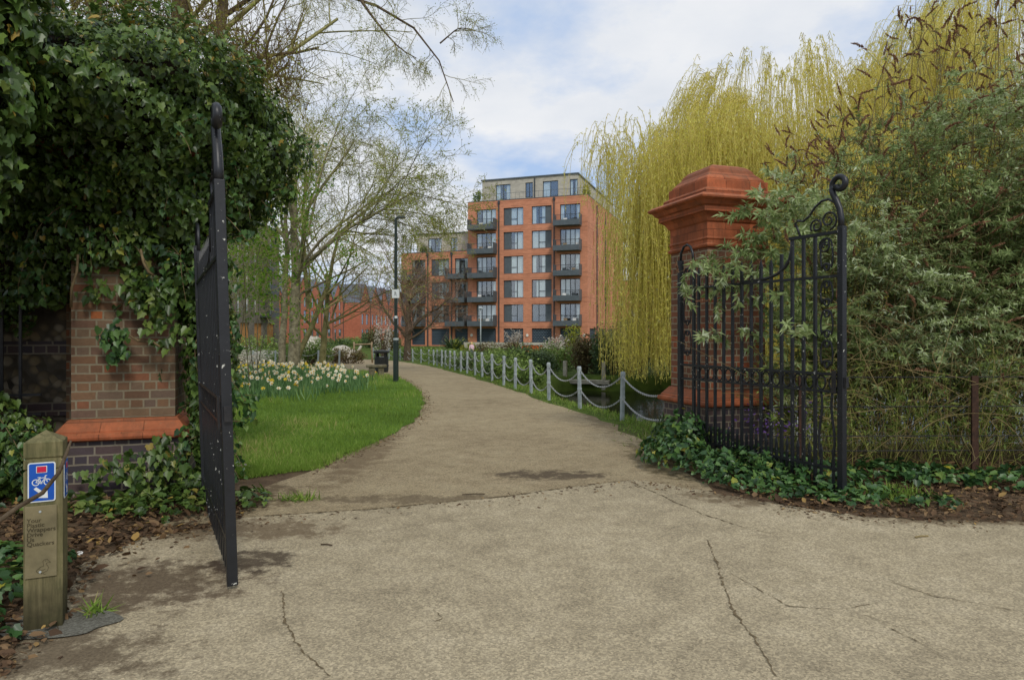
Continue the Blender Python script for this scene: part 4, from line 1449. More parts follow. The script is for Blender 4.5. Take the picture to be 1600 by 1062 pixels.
# ------------------------------------------------------------------ willows
def willow(loc, R, H, n, label, seed, hang, lean=(0, 0), curtain=None):
    rn = np.random.default_rng(seed)
    r = thing('willow_tree', loc, label, 'tree', 'weeping willows over the water')
    sk = grow((0, 0, -.3), (lean[0], lean[1], 1), H * .5, .38, 3, [9, 7], .6, 50, seed, .08, .0, 0, 6, .3)
    tubes('trunk', sk[0] + sk[1], M['bark'], r, 8)
    # anchors on lumpy sub-domes
    domes = [(np.array([0, 0, H * .62]), R * .8, H * .38)]
    for k in range(11):
        a = 2 * PI * k / 11 + rn.uniform(-.2, .2)
        rr = R * rn.uniform(.5, .72)
        domes.append((np.array([rr * math.cos(a), rr * math.sin(a), H * rn.uniform(.42, .68)]), R * rn.uniform(.3, .42), H * rn.uniform(.16, .26)))
    Ps, outs = [], []
    for k in range(n // 15):
        c, dr, dh = domes[0 if rn.random() < .34 else rn.integers(0, len(domes))]
        a = rn.uniform(0, 2 * PI)
        ph = math.acos(rn.uniform(.0, 1))
        d = np.array([math.cos(a) * math.sin(ph), math.sin(a) * math.sin(ph), math.cos(ph)])
        q_ = c + d * np.array([dr, dr, dh]) * rn.uniform(.6, 1.03) ** .8
        w_ = rn.uniform(.10, .26)
        side = np.array([-d[1], d[0], 0]) + rn.normal(0, .4, 3)
        for j in range(int(rn.integers(8, 23))):
            Ps.append(q_ + side * rn.normal(0, w_ * 1.5) + d * rn.normal(0, w_) + rn.normal(0, w_ * .4, 3))
            outs.append(norm((d + rn.normal(0, .25, 3))[None])[0])
    low = [0] * len(Ps)
    for (cx_, cy_, rx_, ry_, za, zb_, m_, *stop) in (curtain or []):
        for k in range(m_):
            Ps.append(np.array([cx_ + rx_ * rn.normal(), cy_ + ry_ * rn.normal(), rn.uniform(za, zb_)]))
            outs.append(norm(np.array([[rn.normal(0, .5), rn.normal(-.2, .5), .4]]))[0])
            low.append(stop[0] if stop else 1)
    Ps, outs = np.array(Ps), np.array(outs)
    polys, LP, LD = [], [], []
    for p, o, lw_ in zip(Ps, outs, low):
        zmin = hang + rn.exponential(.5 if lw_ else 1.2)
        if lw_ > 1:
            L = max(.5, p[2] - lw_ - rn.exponential(.5))
        else:
            L = max(.6, min((p[2] - zmin), rn.uniform(.85 if lw_ else .25, 1.0 if lw_ else .85 - .35 * max(0, o[2])) * (p[2] - hang)))
        k = 9
        t = np.linspace(0, 1, k) ** 1.3
        f = (.35 + .5 * rn.random()) if lw_ else rn.uniform(.7, 2.0)
        ar = 0.12 if lw_ else rn.uniform(.1, .4)
        pts = p[None] + np.stack([o[0] * f * (1 - np.exp(-3 * t)) + .10 * np.sin(t * 5 + rn.uniform(0, 6)) * t, o[1] * f * (1 - np.exp(-3 * t)) + .10 * np.sin(t * 4 + rn.uniform(0, 6)) * t,
                                  ar * np.sin(np.clip(t / .22, 0, 1) * PI) - L * t ** 1.25], 1)
        polys.append((pts, np.linspace(.009, .004, k)))
        m = int(L / .095)
        tt = rn.uniform(.02, 1, m)
        LP.append(np.stack([np.interp(tt, t, pts[:, i]) for i in range(3)], 1) + rn.normal(0, .028, (m, 3)))
    cr = tubes('crown', polys, M['willow_twig'], r, 3)
    # inner limbs
    tubes('limb', [(p_, q_ * .6) for p_, q_ in sk[2]], M['willow_twig'], cr, 4)
    LP = np.concatenate(LP)
    m = len(LP)
    tip = np.stack([rn.normal(0, .45, m), rn.normal(0, .45, m), -np.ones(m)], 1)
    lump = .5 + .5 * np.sin(LP[:, 0] * 1.9 + 1.3 * np.sin(LP[:, 1] * 1.1)) * np.sin(LP[:, 1] * 1.7 + LP[:, 2] * .5)
    leaves('leaves', SH_THIN, LP, rdir(m), tip, rn.uniform(.08, .14, m), M['willow'], cr, np.clip(.55 * rn.random(m) + .45 * lump, 0, 1))
    return r


willow((9.7, 24.2, -.2), 5.7, 11.9, 5600, 'yellow green weeping willow trailing over the water behind the brick pillar', 5, .15, curtain=[(-5.5, -3.6, .42, .7, 4.5, 8.3, 250), (-4.2, -4.2, .7, .6, 4.5, 8.3, 300), (-2.6, -4.4, .9, .6, 4.5, 8.5, 320), (-.5, -4.6, 1.0, .6, 4, 8, 360), (2.0, -4.4, 1.2, .6, 4, 8, 360), (-6.4, -1.8, .45, .6, 7.4, 8.7, 120, 5.6), (-6.1, -3.2, .32, .5, 4.8, 7.6, 110)])
willow((18.5, 24.0, -.2), 6.8, 16.0, 6000, 'taller weeping willow behind the brown seed heads of the buddleia', 6, .3, curtain=[(-5, -3.5, 1.2, .6, 4, 9, 450), (-1.5, -4.5, 1.6, .6, 4, 9, 450), (2.5, -4, 1.6, .6, 4, 9, 350)])

# ------------------------------------------------------------------ buddleia and undergrowth by the fence
bd = thing('buddleia_bush', (5.6, 9.0, 0), 'huge overgrown buddleia with grey green leaves and brown seed heads beside the gate', 'bush')
off = np.array([5.6, 9.0, 0])
rn = np.random.default_rng(99)
polys, LP, LT, LN, heads = [], [], [], [], []


def zmax(x):
    return np.interp(x, [2.2, 3.2, 3.6, 4.6, 5.6, 6.6, 8.5], [2.6, 3.2, 4.1, 4.7, 5.0, 5.0, 4.8])


def shoot(a, c, b_, r, leafy=1.0, head=False, n=9):
    t = np.linspace(0, 1, n)[:, None]
    P = (1 - t) ** 2 * a + 2 * t * (1 - t) * c + t ** 2 * b_
    P[1:-1] += rn.normal(0, .02, (n - 2, 3))
    polys.append((P - off, np.linspace(r, r * .35, n)))
    return P


def foliate(P, t0, per, size):
    L = np.linalg.norm(np.diff(P, axis=0), axis=1).sum() * (1 - t0)
    m = max(4, int(L * per))
    tt = t0 + (1 - t0) * rn.random(m) ** .75
    x = tt * (len(P) - 1)
    i = np.minimum(x.astype(int), len(P) - 2)
    q = P[i] + (P[i + 1] - P[i]) * (x - i)[:, None]
    d = norm(P[i + 1] - P[i])
    o = rn.normal(size=(m, 3))
    o = norm(o - d * np.sum(o * d, axis=1, keepdims=True))
    tip = norm(o * .8 + d * .55 + np.array([0, 0, -.22]))
    LP.append(q - off)
    LT.append(tip)
    LN.append(norm(np.cross(np.cross(tip, d), tip) + rn.normal(0, .3, (m, 3)) + np.array([0, -.1, .5])))


def head_at(P):
    heads.append((P[-1] - off, norm((P[-1] - P[-2])[None])[0]))


for k in range(520):
    bx = rn.uniform(3.9, 9.2)
    base = np.array([bx, rn.uniform(8.3, 9.6), rn.uniform(0, .4)])
    tx = np.clip(bx + rn.normal(0.15, 1.35), 3.2, 10)
    tz = .75 + (zmax(tx) - .75) * rn.beta(1.7, 1.25)
    yfront = 7.7 if tz > 1.2 else 8.1
    end = np.array([tx, rn.uniform(yfront, 9.9), tz])
    ctrl = np.array([bx + (tx - bx) * .25, (base[1] + end[1]) / 2, base[2] + (tz - base[2]) * rn.uniform(.75, 1.12)])
    P = shoot(base, ctrl, end, rn.uniform(.005, .010))
    foliate(P, .2, 120, .1)
    top = tz > zmax(tx) * .55
    if rn.random() < (.5 if top else .10):
        head_at(P)
    for s in range(6):
        t = rn.uniform(.2, .95) * (len(P) - 1)
        i = int(t)
        q = P[i] + (P[min(i + 1, len(P) - 1)] - P[i]) * (t - i)
        e = q + np.array([rn.normal(.08, .38), rn.normal(-.12, .28), rn.normal(.08, .20)])
        if e[2] > zmax(e[0]) + .2:
            continue
        S = shoot(q, q + (e - q) * .5 + np.array([0, 0, .08]), e, .005, n=5)
        foliate(S, .1, 130, .1)
        if rn.random() < (.32 if top else .04):
            head_at(S)
for k in range(170):
    a = np.array([rn.uniform(3.6, 8.0), rn.uniform(8.0, 8.6), rn.uniform(1.0, 3.2)])
    e = a + np.array([rn.normal(.25, .55), rn.uniform(-.75, -.1), rn.normal(.3, .4)])
    P = shoot(a, (a + e) / 2 + np.array([0, 0, rn.uniform(.1, .35)]), e, rn.uniform(.004, .007))
    if rn.random() < .35:
        head_at(P)
    else:
        foliate(P, .55, 70, .1)
# tall flowering shoots against the sky and the willow
for k in range(150):
    bx = rn.uniform(4.0, 9.0)
    tx = np.clip(bx + rn.normal(-.1, .6), 3.5, 9)
    base = np.array([bx, rn.uniform(8.4, 9.6), 1.8])
    tz = zmax(tx) * .9 + np.interp(tx, [3.4, 4.4, 5.2, 9], [.5, 1.0, 2.0, 2.2]) * rn.random()
    end = np.array([tx, rn.uniform(8.0, 9.6), tz])
    P = shoot(base, np.array([(bx * .7 + tx * .3), (base[1] + end[1]) / 2, tz * .8]), end, .009)
    foliate(P, .45, 11, .08)
    head_at(P)
    for s in range(2):
        q = P[rn.integers(5, 8)]
        e = q + np.array([rn.normal(0, .18), rn.normal(0, .18), abs(rn.normal(.18, .1))])
        head_at(shoot(q, (q + e) / 2 + np.array([.03, 0, .04]), e, .004, n=5))
# sprigs that reach across the gate and the pillar
sprig0 = sum(len(a) for a in LP)
for px, py, d in ((1170, 428, 7.6), (1130, 432, 7.75), (1100, 425, 7.9), (1245, 522, 6.75), (1160, 365, 8.2), (1080, 412, 8.0), (1095, 528, 7.9), (1180, 470, 7.5), (1070, 455, 8.1), (1190, 330, 8.3), (1215, 300, 8.0), (1230, 355, 7.6), (1140, 340, 8.3), (1150, 395, 8.1), (1175, 300, 8.4), (1200, 270, 8.6), (1205, 400, 7.8), (1120, 455, 8.0), (1165, 520, 7.6), (1210, 460, 7.2), (1150, 450, 7.8), (1195, 350, 8.2), (1170, 380, 8.2)):
    end = np.array([X(px, d), d, Z(py, d)])
    base = np.array([X(px, d) + rn.uniform(1.0, 1.8), d + rn.uniform(.9, 1.5), Z(py, d) - rn.uniform(.1, .6)])
    P = shoot(base, (base + end) / 2 + np.array([0, 0, .35]), end, .007)
    foliate(P, .72, 95, .1)
    for s in range(4):
        q = P[rn.integers(5, 9)]
        e = q + np.array([rn.normal(-.02, .10), rn.normal(-.03, .06), rn.normal(0, .12)])
        foliate(shoot(q, (q + e) / 2, e, .004, n=5), .3, 120, .1)
for px, py, d in ((1105, 470, 7.8), (1060, 425, 8.0), (1320, 480, 7.4), (1395, 480, 7.6)):
    end = np.array([X(px, d), d, Z(py, d)])
    base = end + np.array([.9, .8, .1])
    head_at(shoot(base, (base + end) / 2 + np.array([0, 0, .25]), end, .005))
tubes('branches', polys, M['budd_stem'], bd, 3)
LP, LT, LN = np.concatenate(LP), np.concatenate(LT), np.concatenate(LN)
m = len(LP)
# thin the leaves low down where the stems show bare
keep = (LP[:, 2] > 1.1) | (rn.random(m) < np.clip(LP[:, 2] - .1, .15, 1) * .8)
keep &= ~((LP[:, 2] > 3.4) & (rn.random(m) < .35))
cl = np.sin(LP[:, 0] * 3.1 + 1.4 * np.sin(LP[:, 2] * 2.3)) * np.sin(LP[:, 2] * 2.9 + LP[:, 0] * .8) + .5 * np.sin(LP[:, 0] * 7.3 + LP[:, 2] * 5.1 + LP[:, 1] * 3)
keep &= (cl > -.55) | (rn.random(m) < .25)
is_sprig = np.arange(m) >= sprig0
keep |= is_sprig
LP, LT, LN, is_sprig = LP[keep], LT[keep], LN[keep], is_sprig[keep]
m = len(LP)
tone = np.clip(rn.normal(.48, .22, m) + .18 * np.sin(LP[:, 0] * 2.1 + LP[:, 2] * 1.7), 0, 1)
leaves('leaves', SH_LANCE, LP, LN, LT, rn.uniform(.042, .095, m) * np.where(is_sprig, 1.45, 1), M['budd_leaf'], bd, tone)
polys2, P2 = [], []
for k in range(380):
    a = np.array([rn.uniform(3.4, 8.2), rn.uniform(7.55, 9.4), 0])
    e = a + np.array([rn.normal(.1, .5), rn.normal(-.15, .2), rn.uniform(.4, 1.5)])
    c = (a + e) / 2 + np.array([rn.normal(0, .12), 0, rn.uniform(.1, .4)])
    t = np.linspace(0, 1, 7)[:, None]
    Q = (1 - t) ** 2 * a + 2 * t * (1 - t) * c + t * t * e
    polys2.append((Q - off, np.linspace(.004, .002, 7)))
    for i in range(26):
        u = rn.uniform(1.2, 5.99)
        P2.append(Q[int(u)] + (Q[int(u) + 1] - Q[int(u)]) * (u % 1) + rn.normal(0, .03, 3) - off)
su = tubes('suckers', polys2, M['shrub_stem'], bd, 3)
P2 = np.array(P2)
leaves('leaves', SH_LANCE, P2, rdir(len(P2)) + np.array([0, -.2, .6]), rdir(len(P2)) + np.array([0, -.2, -.2]), rn.uniform(.05, .10, len(P2)), M['sucker_leaf'], su)
# seed heads: curved knobbly spikes
variants = []
for v in range(5):
    cur = rn.uniform(.4, 1.7)
    core, a_, p = [], 0, np.zeros(3)
    for i in range(13):
        core.append(p.copy())
        a_ += cur / 13
        p = p + np.array([math.sin(a_), 0, math.cos(a_)]) * .0145
    core = np.array(core)
    vs, fs = [], []
    for i in range(150):
        u = rn.uniform(0, 11.99)
        q_ = core[int(u)] + (core[int(u) + 1] - core[int(u)]) * (u % 1)
        w_ = .019 * math.sin(PI * (.16 + .80 * u / 12)) ** .7
        d_ = rn.normal(size=3)
        d_ /= np.linalg.norm(d_)
        e_ = np.cross(d_, rn.normal(size=3))
        e_ = e_ / np.linalg.norm(e_) * .0055
        t_ = q_ + d_ * w_ * rn.uniform(.6, 1.15) + np.array([0, 0, .006])
        k0 = len(vs)
        vs += [q_ + e_, t_ + e_ * .5, t_ - e_ * .5, q_ - e_]
        fs.append((k0, k0 + 1, k0 + 2, k0 + 3))
    me = bpy.data.meshes.new('seed_head')
    me.from_pydata([tuple(x_) for x_ in vs], [], fs)
    me.materials.append(M['seed'])
    variants.append((me, np.array(vs), fs))
order = np.argsort([h_[0][1] - .4 * h_[0][2] for h_ in heads])
restV, restF, ro = [], [], 0
for j, hi in enumerate(order):
    p, d = heads[hi]
    me, vv, vf = variants[int(rn.integers(0, 5))]
    dd = Vector(d * .7 + np.array([rn.normal(0, .25), rn.normal(0, .25), .35])).normalized()
    R = dd.to_track_quat('Z', 'X').to_matrix() @ Matrix.Rotation(rn.uniform(0, 6.28), 3, 'Z')
    s = rn.uniform(.75, 1.3)
    if j < 98:
        o = link(bpy.data.objects.new('seed_head', me), bd)
        o.matrix_local = Matrix.Translation(Vector(p)) @ (R.to_4x4() @ Matrix.Scale(s, 4))
    else:
        restV.append(vv @ np.array(R).T * s + p)
        restF.append(np.array(vf) + ro)
        ro += len(vv)
if restV:
    o = np_mesh('seed_heads', np.concatenate(restV), [np.concatenate(restF)], M['seed'], bd)
    o['kind'] = 'stuff'

# dry arching stems low down
polys = []
for k in range(420):
    a = np.array([rn.uniform(3.5, 8.0), rn.uniform(7.3, 9.2), rn.uniform(.0, 1.3)])
    e = a + np.array([rn.normal(.2, .9), rn.normal(-.1, .35), rn.normal(.35, .5)])
    e[2] = max(e[2], .15)
    c = (a + e) / 2 + np.array([rn.normal(0, .15), 0, rn.uniform(.1, .5)])
    t = np.linspace(0, 1, 9)[:, None]
    polys.append(((1 - t) ** 2 * a + 2 * t * (1 - t) * c + t * t * e, np.linspace(.0045, .002, 9) * rn.uniform(.6, 1.2)))
tag(tubes('dry_stems', polys, M['dry_stem'], None, 3), 'tangle of dry arching stems below the buddleia leaves', 'undergrowth', kind='stuff')
# purple flowers behind the gate
n = 160
P = np.array([3.1, 8.0, .55]) + rn.normal(0, 1, (n, 3)) * np.array([.22, .15, .12])
tag(leaves('purple_flowers', SH_OVAL, P, rdir(n), rdir(n), rn.uniform(.03, .05, n), M['purple']), 'small purple flowers seen through the lower gate bars', 'flowers', kind='stuff')

# rusty estate fence along the river edge
rf = thing('estate_fence', (5.05, 7.42, 0), 'rusty iron estate fence with thin rails under the buddleia', 'fence')
for x in (-1.9, -.02, 1.9, 3.8):
    MB().box(x - .035, x + .035, -.012, .012, -.2, 1.12).build('post', M['rust'], rf)
for z in (.30, .46, .78, 1.10):
    MB().tube([(-2.2, 0.02, z), (4.5, .02, z + .02)], .0055, 6).build('rail', M['iron_plain'], rf)

# ------------------------------------------------------------------ ivy
def ivy_blob(blobs, per_area, size, seed, down=.8, cull_back=True):
    rn = np.random.default_rng(seed)
    Ps, Ns = [], []
    for (c, r) in blobs:
        c, r = np.array(c), np.array(r)
        area = 4 * PI * ((((r[0] * r[1]) ** 1.6 + (r[0] * r[2]) ** 1.6 + (r[1] * r[2]) ** 1.6) / 3) ** (1 / 1.6))
        n = int(area * per_area)
        d = norm(rn.normal(size=(n, 3)))
        ph = d * 3.1 + c
        lump = 1 + .13 * np.sin(ph[:, 0] * 2.3 + 1.7 * np.sin(ph[:, 2] * 2.1)) + .11 * np.sin(ph[:, 1] * 3.1 + ph[:, 2] * 2.7) + rn.normal(0, .035, n)
        depth = 1 - .22 * rn.random(n) ** 2
        p = c + d * r * (lump * depth)[:, None]
        nr = norm(d / r)
        keep = np.ones(n, bool)
        for (c2, r2) in blobs:
            if np.allclose(c2, c):
                continue
            keep &= (((p - np.array(c2)) / (np.array(r2) * .82)) ** 2).sum(1) > 1
        if cull_back:
            keep &= (nr[:, 1] < .75)
        Ps.append(p[keep])
        Ns.append(nr[keep])
    return np.concatenate(Ps), np.concatenate(Ns)


def ivy(name, loc, label, blobs, per, size, seed, core=.74):
    r = thing(name, loc, label, 'ivy', 'ivy at the gate')
    off = np.array(loc)
    P, N = ivy_blob(blobs, per, size, seed)
    n = len(P)
    nr = norm(N * .9 + rng.normal(0, .45, (n, 3)) + np.array([0, -.15, .35]))
    tip = np.stack([rng.normal(0, .5, n), rng.normal(0, .4, n), -1 + .3 * rng.random(n)], 1)
    tone = np.clip(rng.normal(.45, .22, n) + .15 * N[:, 2], 0, .995)
    tone[rng.random(n) < .002] = 1
    leaves('leaves', SH_IVY, P - off, nr, tip, size * np.clip(rng.lognormal(-.12, .36, n), .35, 1.7), M['ivy'], r, tone)
    # dark core standing in for the shade among the inner stems
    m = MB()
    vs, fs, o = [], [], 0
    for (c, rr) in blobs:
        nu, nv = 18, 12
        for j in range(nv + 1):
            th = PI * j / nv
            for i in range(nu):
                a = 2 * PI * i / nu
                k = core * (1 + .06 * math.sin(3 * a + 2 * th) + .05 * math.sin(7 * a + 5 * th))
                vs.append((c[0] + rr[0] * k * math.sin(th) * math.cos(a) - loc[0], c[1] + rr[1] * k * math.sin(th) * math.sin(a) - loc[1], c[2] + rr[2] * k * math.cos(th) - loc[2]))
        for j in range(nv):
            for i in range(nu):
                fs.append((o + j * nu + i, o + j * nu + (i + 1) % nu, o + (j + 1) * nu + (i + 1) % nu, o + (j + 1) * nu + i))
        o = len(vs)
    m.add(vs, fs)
    m.build('shade_core', M['ivy_core'], r, smooth=True)
    return r


IV = [((-3.9, 6.75, 3.78), (1.35, 1.4, .78)), ((-3.9, 7.0, 3.0), (1.05, .86, .6)), ((-3.1, 7.35, 3.5), (.76, .72, .76)), ((-5.2, 6.7, 3.5), (1.35, .9, 1.05)), ((-4.5, 6.7, 3.8), (1.2, .8, .75)),
      ((-4.3, 6.62, 2.55), (.85, .28, .40)), ((-3.3, 6.98, 2.35), (.36, .34, .62)), ((-3.14, 7.15, 1.35), (.20, .36, .95)), ((-3.05, 6.95, .6), (.16, .25, .5)), ((-5.15, 6.75, 2.5), (.8, .35, .8)), ((-5.75, 6.45, 1.4), (.62, .3, 1.3)), ((-5.15, 6.35, .55), (.75, .22, .6))]
iv = ivy('ivy', (-3.9, 7.0, 0), 'great mass of dark ivy bulging over the brick pillar and wall', IV, 1500, .052, 3)
# ragged trailing shoots
polys, TP = [], []
for k in range(190):
    c, r_ = IV[rng.integers(0, len(IV))]
    d = norm(np.array([rng.normal(), -abs(rng.normal()) * .8, rng.normal(-.1, .6)])[None])[0]
    a = np.array(c) + d * np.array(r_) * .95
    e = a + np.array([d[0] * .25 + rng.normal(0, .1), d[1] * .2 + rng.normal(0, .06), rng.uniform(-.55, .12)])
    t = np.linspace(0, 1, 6)[:, None]
    m_ = (a + e) / 2 + np.array([d[0], d[1], .3]) * .14
    Q = (1 - t) ** 2 * a + 2 * t * (1 - t) * m_ + t * t * e
    polys.append((Q - np.array((-3.9, 7.0, 0)), np.linspace(.005, .002, 6)))
    for i in range(12):
        u = rng.uniform(.2, 4.99)
        TP.append(Q[int(u)] + (Q[int(u) + 1] - Q[int(u)]) * (u % 1) + rng.normal(0, .025, 3) - np.array((-3.9, 7.0, 0)))
sh_ = tubes('creeper', polys, M['vine'], iv, 3)
TP = np.array(TP)
leaves('leaves', SH_IVY, TP, rdir(len(TP)) * .6 + np.array([0, -.7, .3]), np.stack([rng.normal(0, .6, len(TP)), rng.normal(0, .3, len(TP)), -np.ones(len(TP))], 1), rng.uniform(.03, .085, len(TP)), M['ivy_ground'], sh_)
# bare vine stems hanging out of it
for k, pts in enumerate([[(X(122, 6.35), 6.35, Z(398, 6.35)), (X(120, 6.3), 6.3, Z(425, 6.3)), (X(112, 6.3), 6.3, Z(450, 6.3)), (X(111, 6.35), 6.35, Z(480, 6.35))],
                         [(X(220, 6.3), 6.3, Z(390, 6.3)), (X(224, 6.25), 6.25, Z(410, 6.25)), (X(232, 6.25), 6.25, Z(425, 6.25)), (X(240, 6.3), 6.3, Z(430, 6.3))],
                         [(X(135, 6.2), 6.2, Z(262, 6.2)), (X(136, 6.18), 6.18, Z(290, 6.18)), (X(132, 6.2), 6.2, Z(312, 6.2))],
                         [(X(255, 6.55), 6.55, Z(545, 6.55)), (X(240, 6.5), 6.5, Z(535, 6.5)), (X(215, 6.48), 6.48, Z(532, 6.48)), (X(195, 6.48), 6.48, Z(520, 6.48))]]):
    MB().tube([tuple(np.array(p) - np.array((-3.9, 7.0, 0))) for p in pts], .012, 6).build('vine_stem', M['vine'], iv, smooth=True)
# a tuft on the pillar face and sprigs on its plinth
def ivy_patch(pts, n, sp, size, parent, off, mat, seed, flat=(0, -1, .25)):
    rn = np.random.default_rng(seed)
    c = np.array(pts)
    P = c[rn.integers(0, len(c), n)] + rn.normal(0, 1, (n, 3)) * np.array(sp)
    nr = norm(np.array(flat)[None] + rn.normal(0, .35, (n, 3)))
    tip = np.stack([rn.normal(0, .6, n), rn.normal(0, .3, n), -np.ones(n)], 1)
    return leaves('leaves', SH_IVY, P - np.array(off), nr, tip, size * rn.uniform(.6, 1.25, n), mat, parent)


off = (-3.9, 7.0, 0)
ivy_patch([(X(178, 6.45), 6.44, Z(515, 6.45)), (X(165, 6.45), 6.44, Z(525, 6.45)), (X(190, 6.48), 6.46, Z(530, 6.45)), (X(185, 6.48), 6.46, Z(550, 6.45))], 60, (.06, .03, .05), .085, iv, off, M['ivy_ground'], 4)
ivy_patch([(X(x, 6.55), 6.5, Z(y, 6.55)) for x, y in ((235, 440), (250, 470), (262, 490), (215, 450), (200, 440), (150, 450), (255, 455), (270, 520), (240, 480), (228, 462))], 230, (.08, .04, .09), .085, iv, off, M['ivy'], 5)
ivy_patch([(X(x, 6.32), 6.30, Z(y, 6.32)) for x, y in ((180, 730), (200, 725), (215, 740), (240, 720), (255, 700), (245, 750), (150, 750), (270, 720), (225, 760))], 190, (.07, .04, .07), .075, iv, off, M['ivy'], 6)
# drier olive twigs and leaves on the crown of the ivy
P, N = ivy_blob([((-3.9, 7.1, 4.0), (1.6, 1.0, .95)), ((-3.1, 7.45, 3.85), (.85, .75, .8)), ((-5.0, 6.9, 4.4), (1.5, .9, .85))], 420, .05, 8)
k = (N[:, 2] > .15)
P, N = P[k], N[k]
n = len(P)
P[:, 2] += rng.exponential(.09, n)
leaves('dry_leaves', SH_OVAL, P - np.array(off), rdir(n), rdir(n) + np.array([0, 0, .5]), rng.uniform(.022, .05, n), M['ivy_dry'], iv)
polys = []
for i in rng.integers(0, n, 1600):
    a = P[i]
    e = a + np.array([rng.normal(0, .12), rng.normal(0, .12), rng.uniform(.05, .38)])
    polys.append((np.stack([a, (a + e) / 2 + rng.normal(0, .02, 3), e]) - np.array(off), np.array([.004, .003, .002])))
tubes('dry_twigs', polys, M['ivy_dry'], iv, 3)

ivy('ivy', (-4.3, 5.0, 0), 'larger leaved ivy hanging close in at the top corner above the railings', [((-4.25, 5.0, 3.9), (.72, .55, 1.35)), ((-4.9, 5.2, 3.4), (.8, .6, 1.5))], 620, .085, 13)


def ground_ivy(name, label, spots, seed, size=.075, mat='ivy_ground', dens=330):
    """low mounds: (x, y, rx, ry, height)"""
    rn = np.random.default_rng(seed)
    Ps, Ns = [], []
    for x, y, rx, ry, hh in spots:
        n = int(dens * rx * ry * PI * (1 + 1.6 * hh))
        a, q_ = rn.uniform(0, 2 * PI, n), np.sqrt(rn.random(n))
        px_, py_ = x + rx * q_ * np.cos(a), y + ry * q_ * np.sin(a)
        pz = hh * np.sqrt(np.clip(1 - q_ ** 2, 0, 1)) * rn.uniform(.7, 1.1, n) + .02 + rn.uniform(0, .05, n)
        Ps.append(np.stack([px_, py_, pz], 1))
        nn = np.stack([q_ * np.cos(a) * hh / rx, q_ * np.sin(a) * hh / ry, np.full(n, .55)], 1)
        Ns.append(nn)
    P, N = np.concatenate(Ps), norm(np.concatenate(Ns))
    n = len(P)
    nr = norm(N + rn.normal(0, .38, (n, 3)))
    tip = rn.normal(0, .7, (n, 3)) + np.array([0, -.5, -.3])
    o = leaves(name, SH_IVY, P, nr, tip, size * rn.uniform(.55, 1.25, n), M[mat])
    return tag(o, label, 'ivy', kind='stuff')


ground_ivy('ground_ivy', 'glossy green ivy creeping along the path edge under the open gate',
           [(2.05, 8.35, .42, .40, .55), (1.75, 8.35, .22, .3, .22), (1.95, 7.9, .42, .35, .35), (2.2, 7.5, .42, .35, .24), (2.4, 7.1, .40, .35, .15), (2.62, 6.8, .36, .28, .09), (2.85, 6.5, .36, .22, .06), (3.15, 6.28, .32, .16, .04),
            (2.75, 7.6, .5, .5, .25), (3.2, 7.2, .5, .5, .2), (2.4, 8.6, .5, .3, .35), (3.4, 6.7, .40, .25, .05)], 21)
ground_ivy('ground_ivy', 'patch of green ivy on the soil below the rusty fence', [(4.5, 7.15, .6, .3, .14), (5.2, 6.95, .6, .28, .16), (5.8, 6.9, .5, .3, .15), (4.0, 7.3, .5, .35, .16), (6.5, 6.9, .6, .35, .15), (3.8, 6.25, .3, .15, .06)], 22)
ground_ivy('ground_ivy', 'dark ivy trailing over leaf litter at the foot of the ivy smothered pillar', [(-3.1, 5.95, .45, .28, .12), (-2.95, 6.35, .35, .35, .16), (-3.5, 6.05, .4, .2, .10), (-3.95, 5.95, .35, .2, .14), (-2.45, 6.25, .22, .3, .08), (-3.25, 6.5, .4, .25, .3)], 23, mat='ivy')
ground_ivy('ground_ivy', 'small ivy leaves on the soil around the timber marker post', [(-2.9, 3.55, .2, .25, .10), (-3.0, 4.0, .25, .3, .14), (-3.3, 4.4, .4, .4, .15), (-2.62, 3.48, .10, .10, .06)], 24)

# fallen leaves and bits
n = 6500
a = rng.random(n)
L1 = np.stack([rng.uniform(-5.2, -2.3, n), rng.uniform(3.0, 6.7, n), np.full(n, .022)], 1)
ok = (poly_dist(L1[:, 0], L1[:, 1], np.array(FC)) < .12) | (rng.random(n) < .05)
L2 = np.stack([rng.uniform(2.2, 7.5, n), rng.uniform(5.7, 8.2, n), np.full(n, .022)], 1)
ok2 = (poly_dist(L2[:, 0], L2[:, 1], np.array(FC)) < .06)
P = np.concatenate([L1[ok], L2[ok2]])
n = len(P)
P[:, 2] += rng.random(n) * .03
tag(leaves('leaf_litter', SH_OVAL, P, np.array([0, 0, 1.0])[None] + rng.normal(0, .4, (n, 3)), rdir(n), np.clip(rng.lognormal(-3.1, .42, n), .015, .11), M['litter']), 'brown fallen leaves on the bare soil', 'leaf litter', kind='stuff')
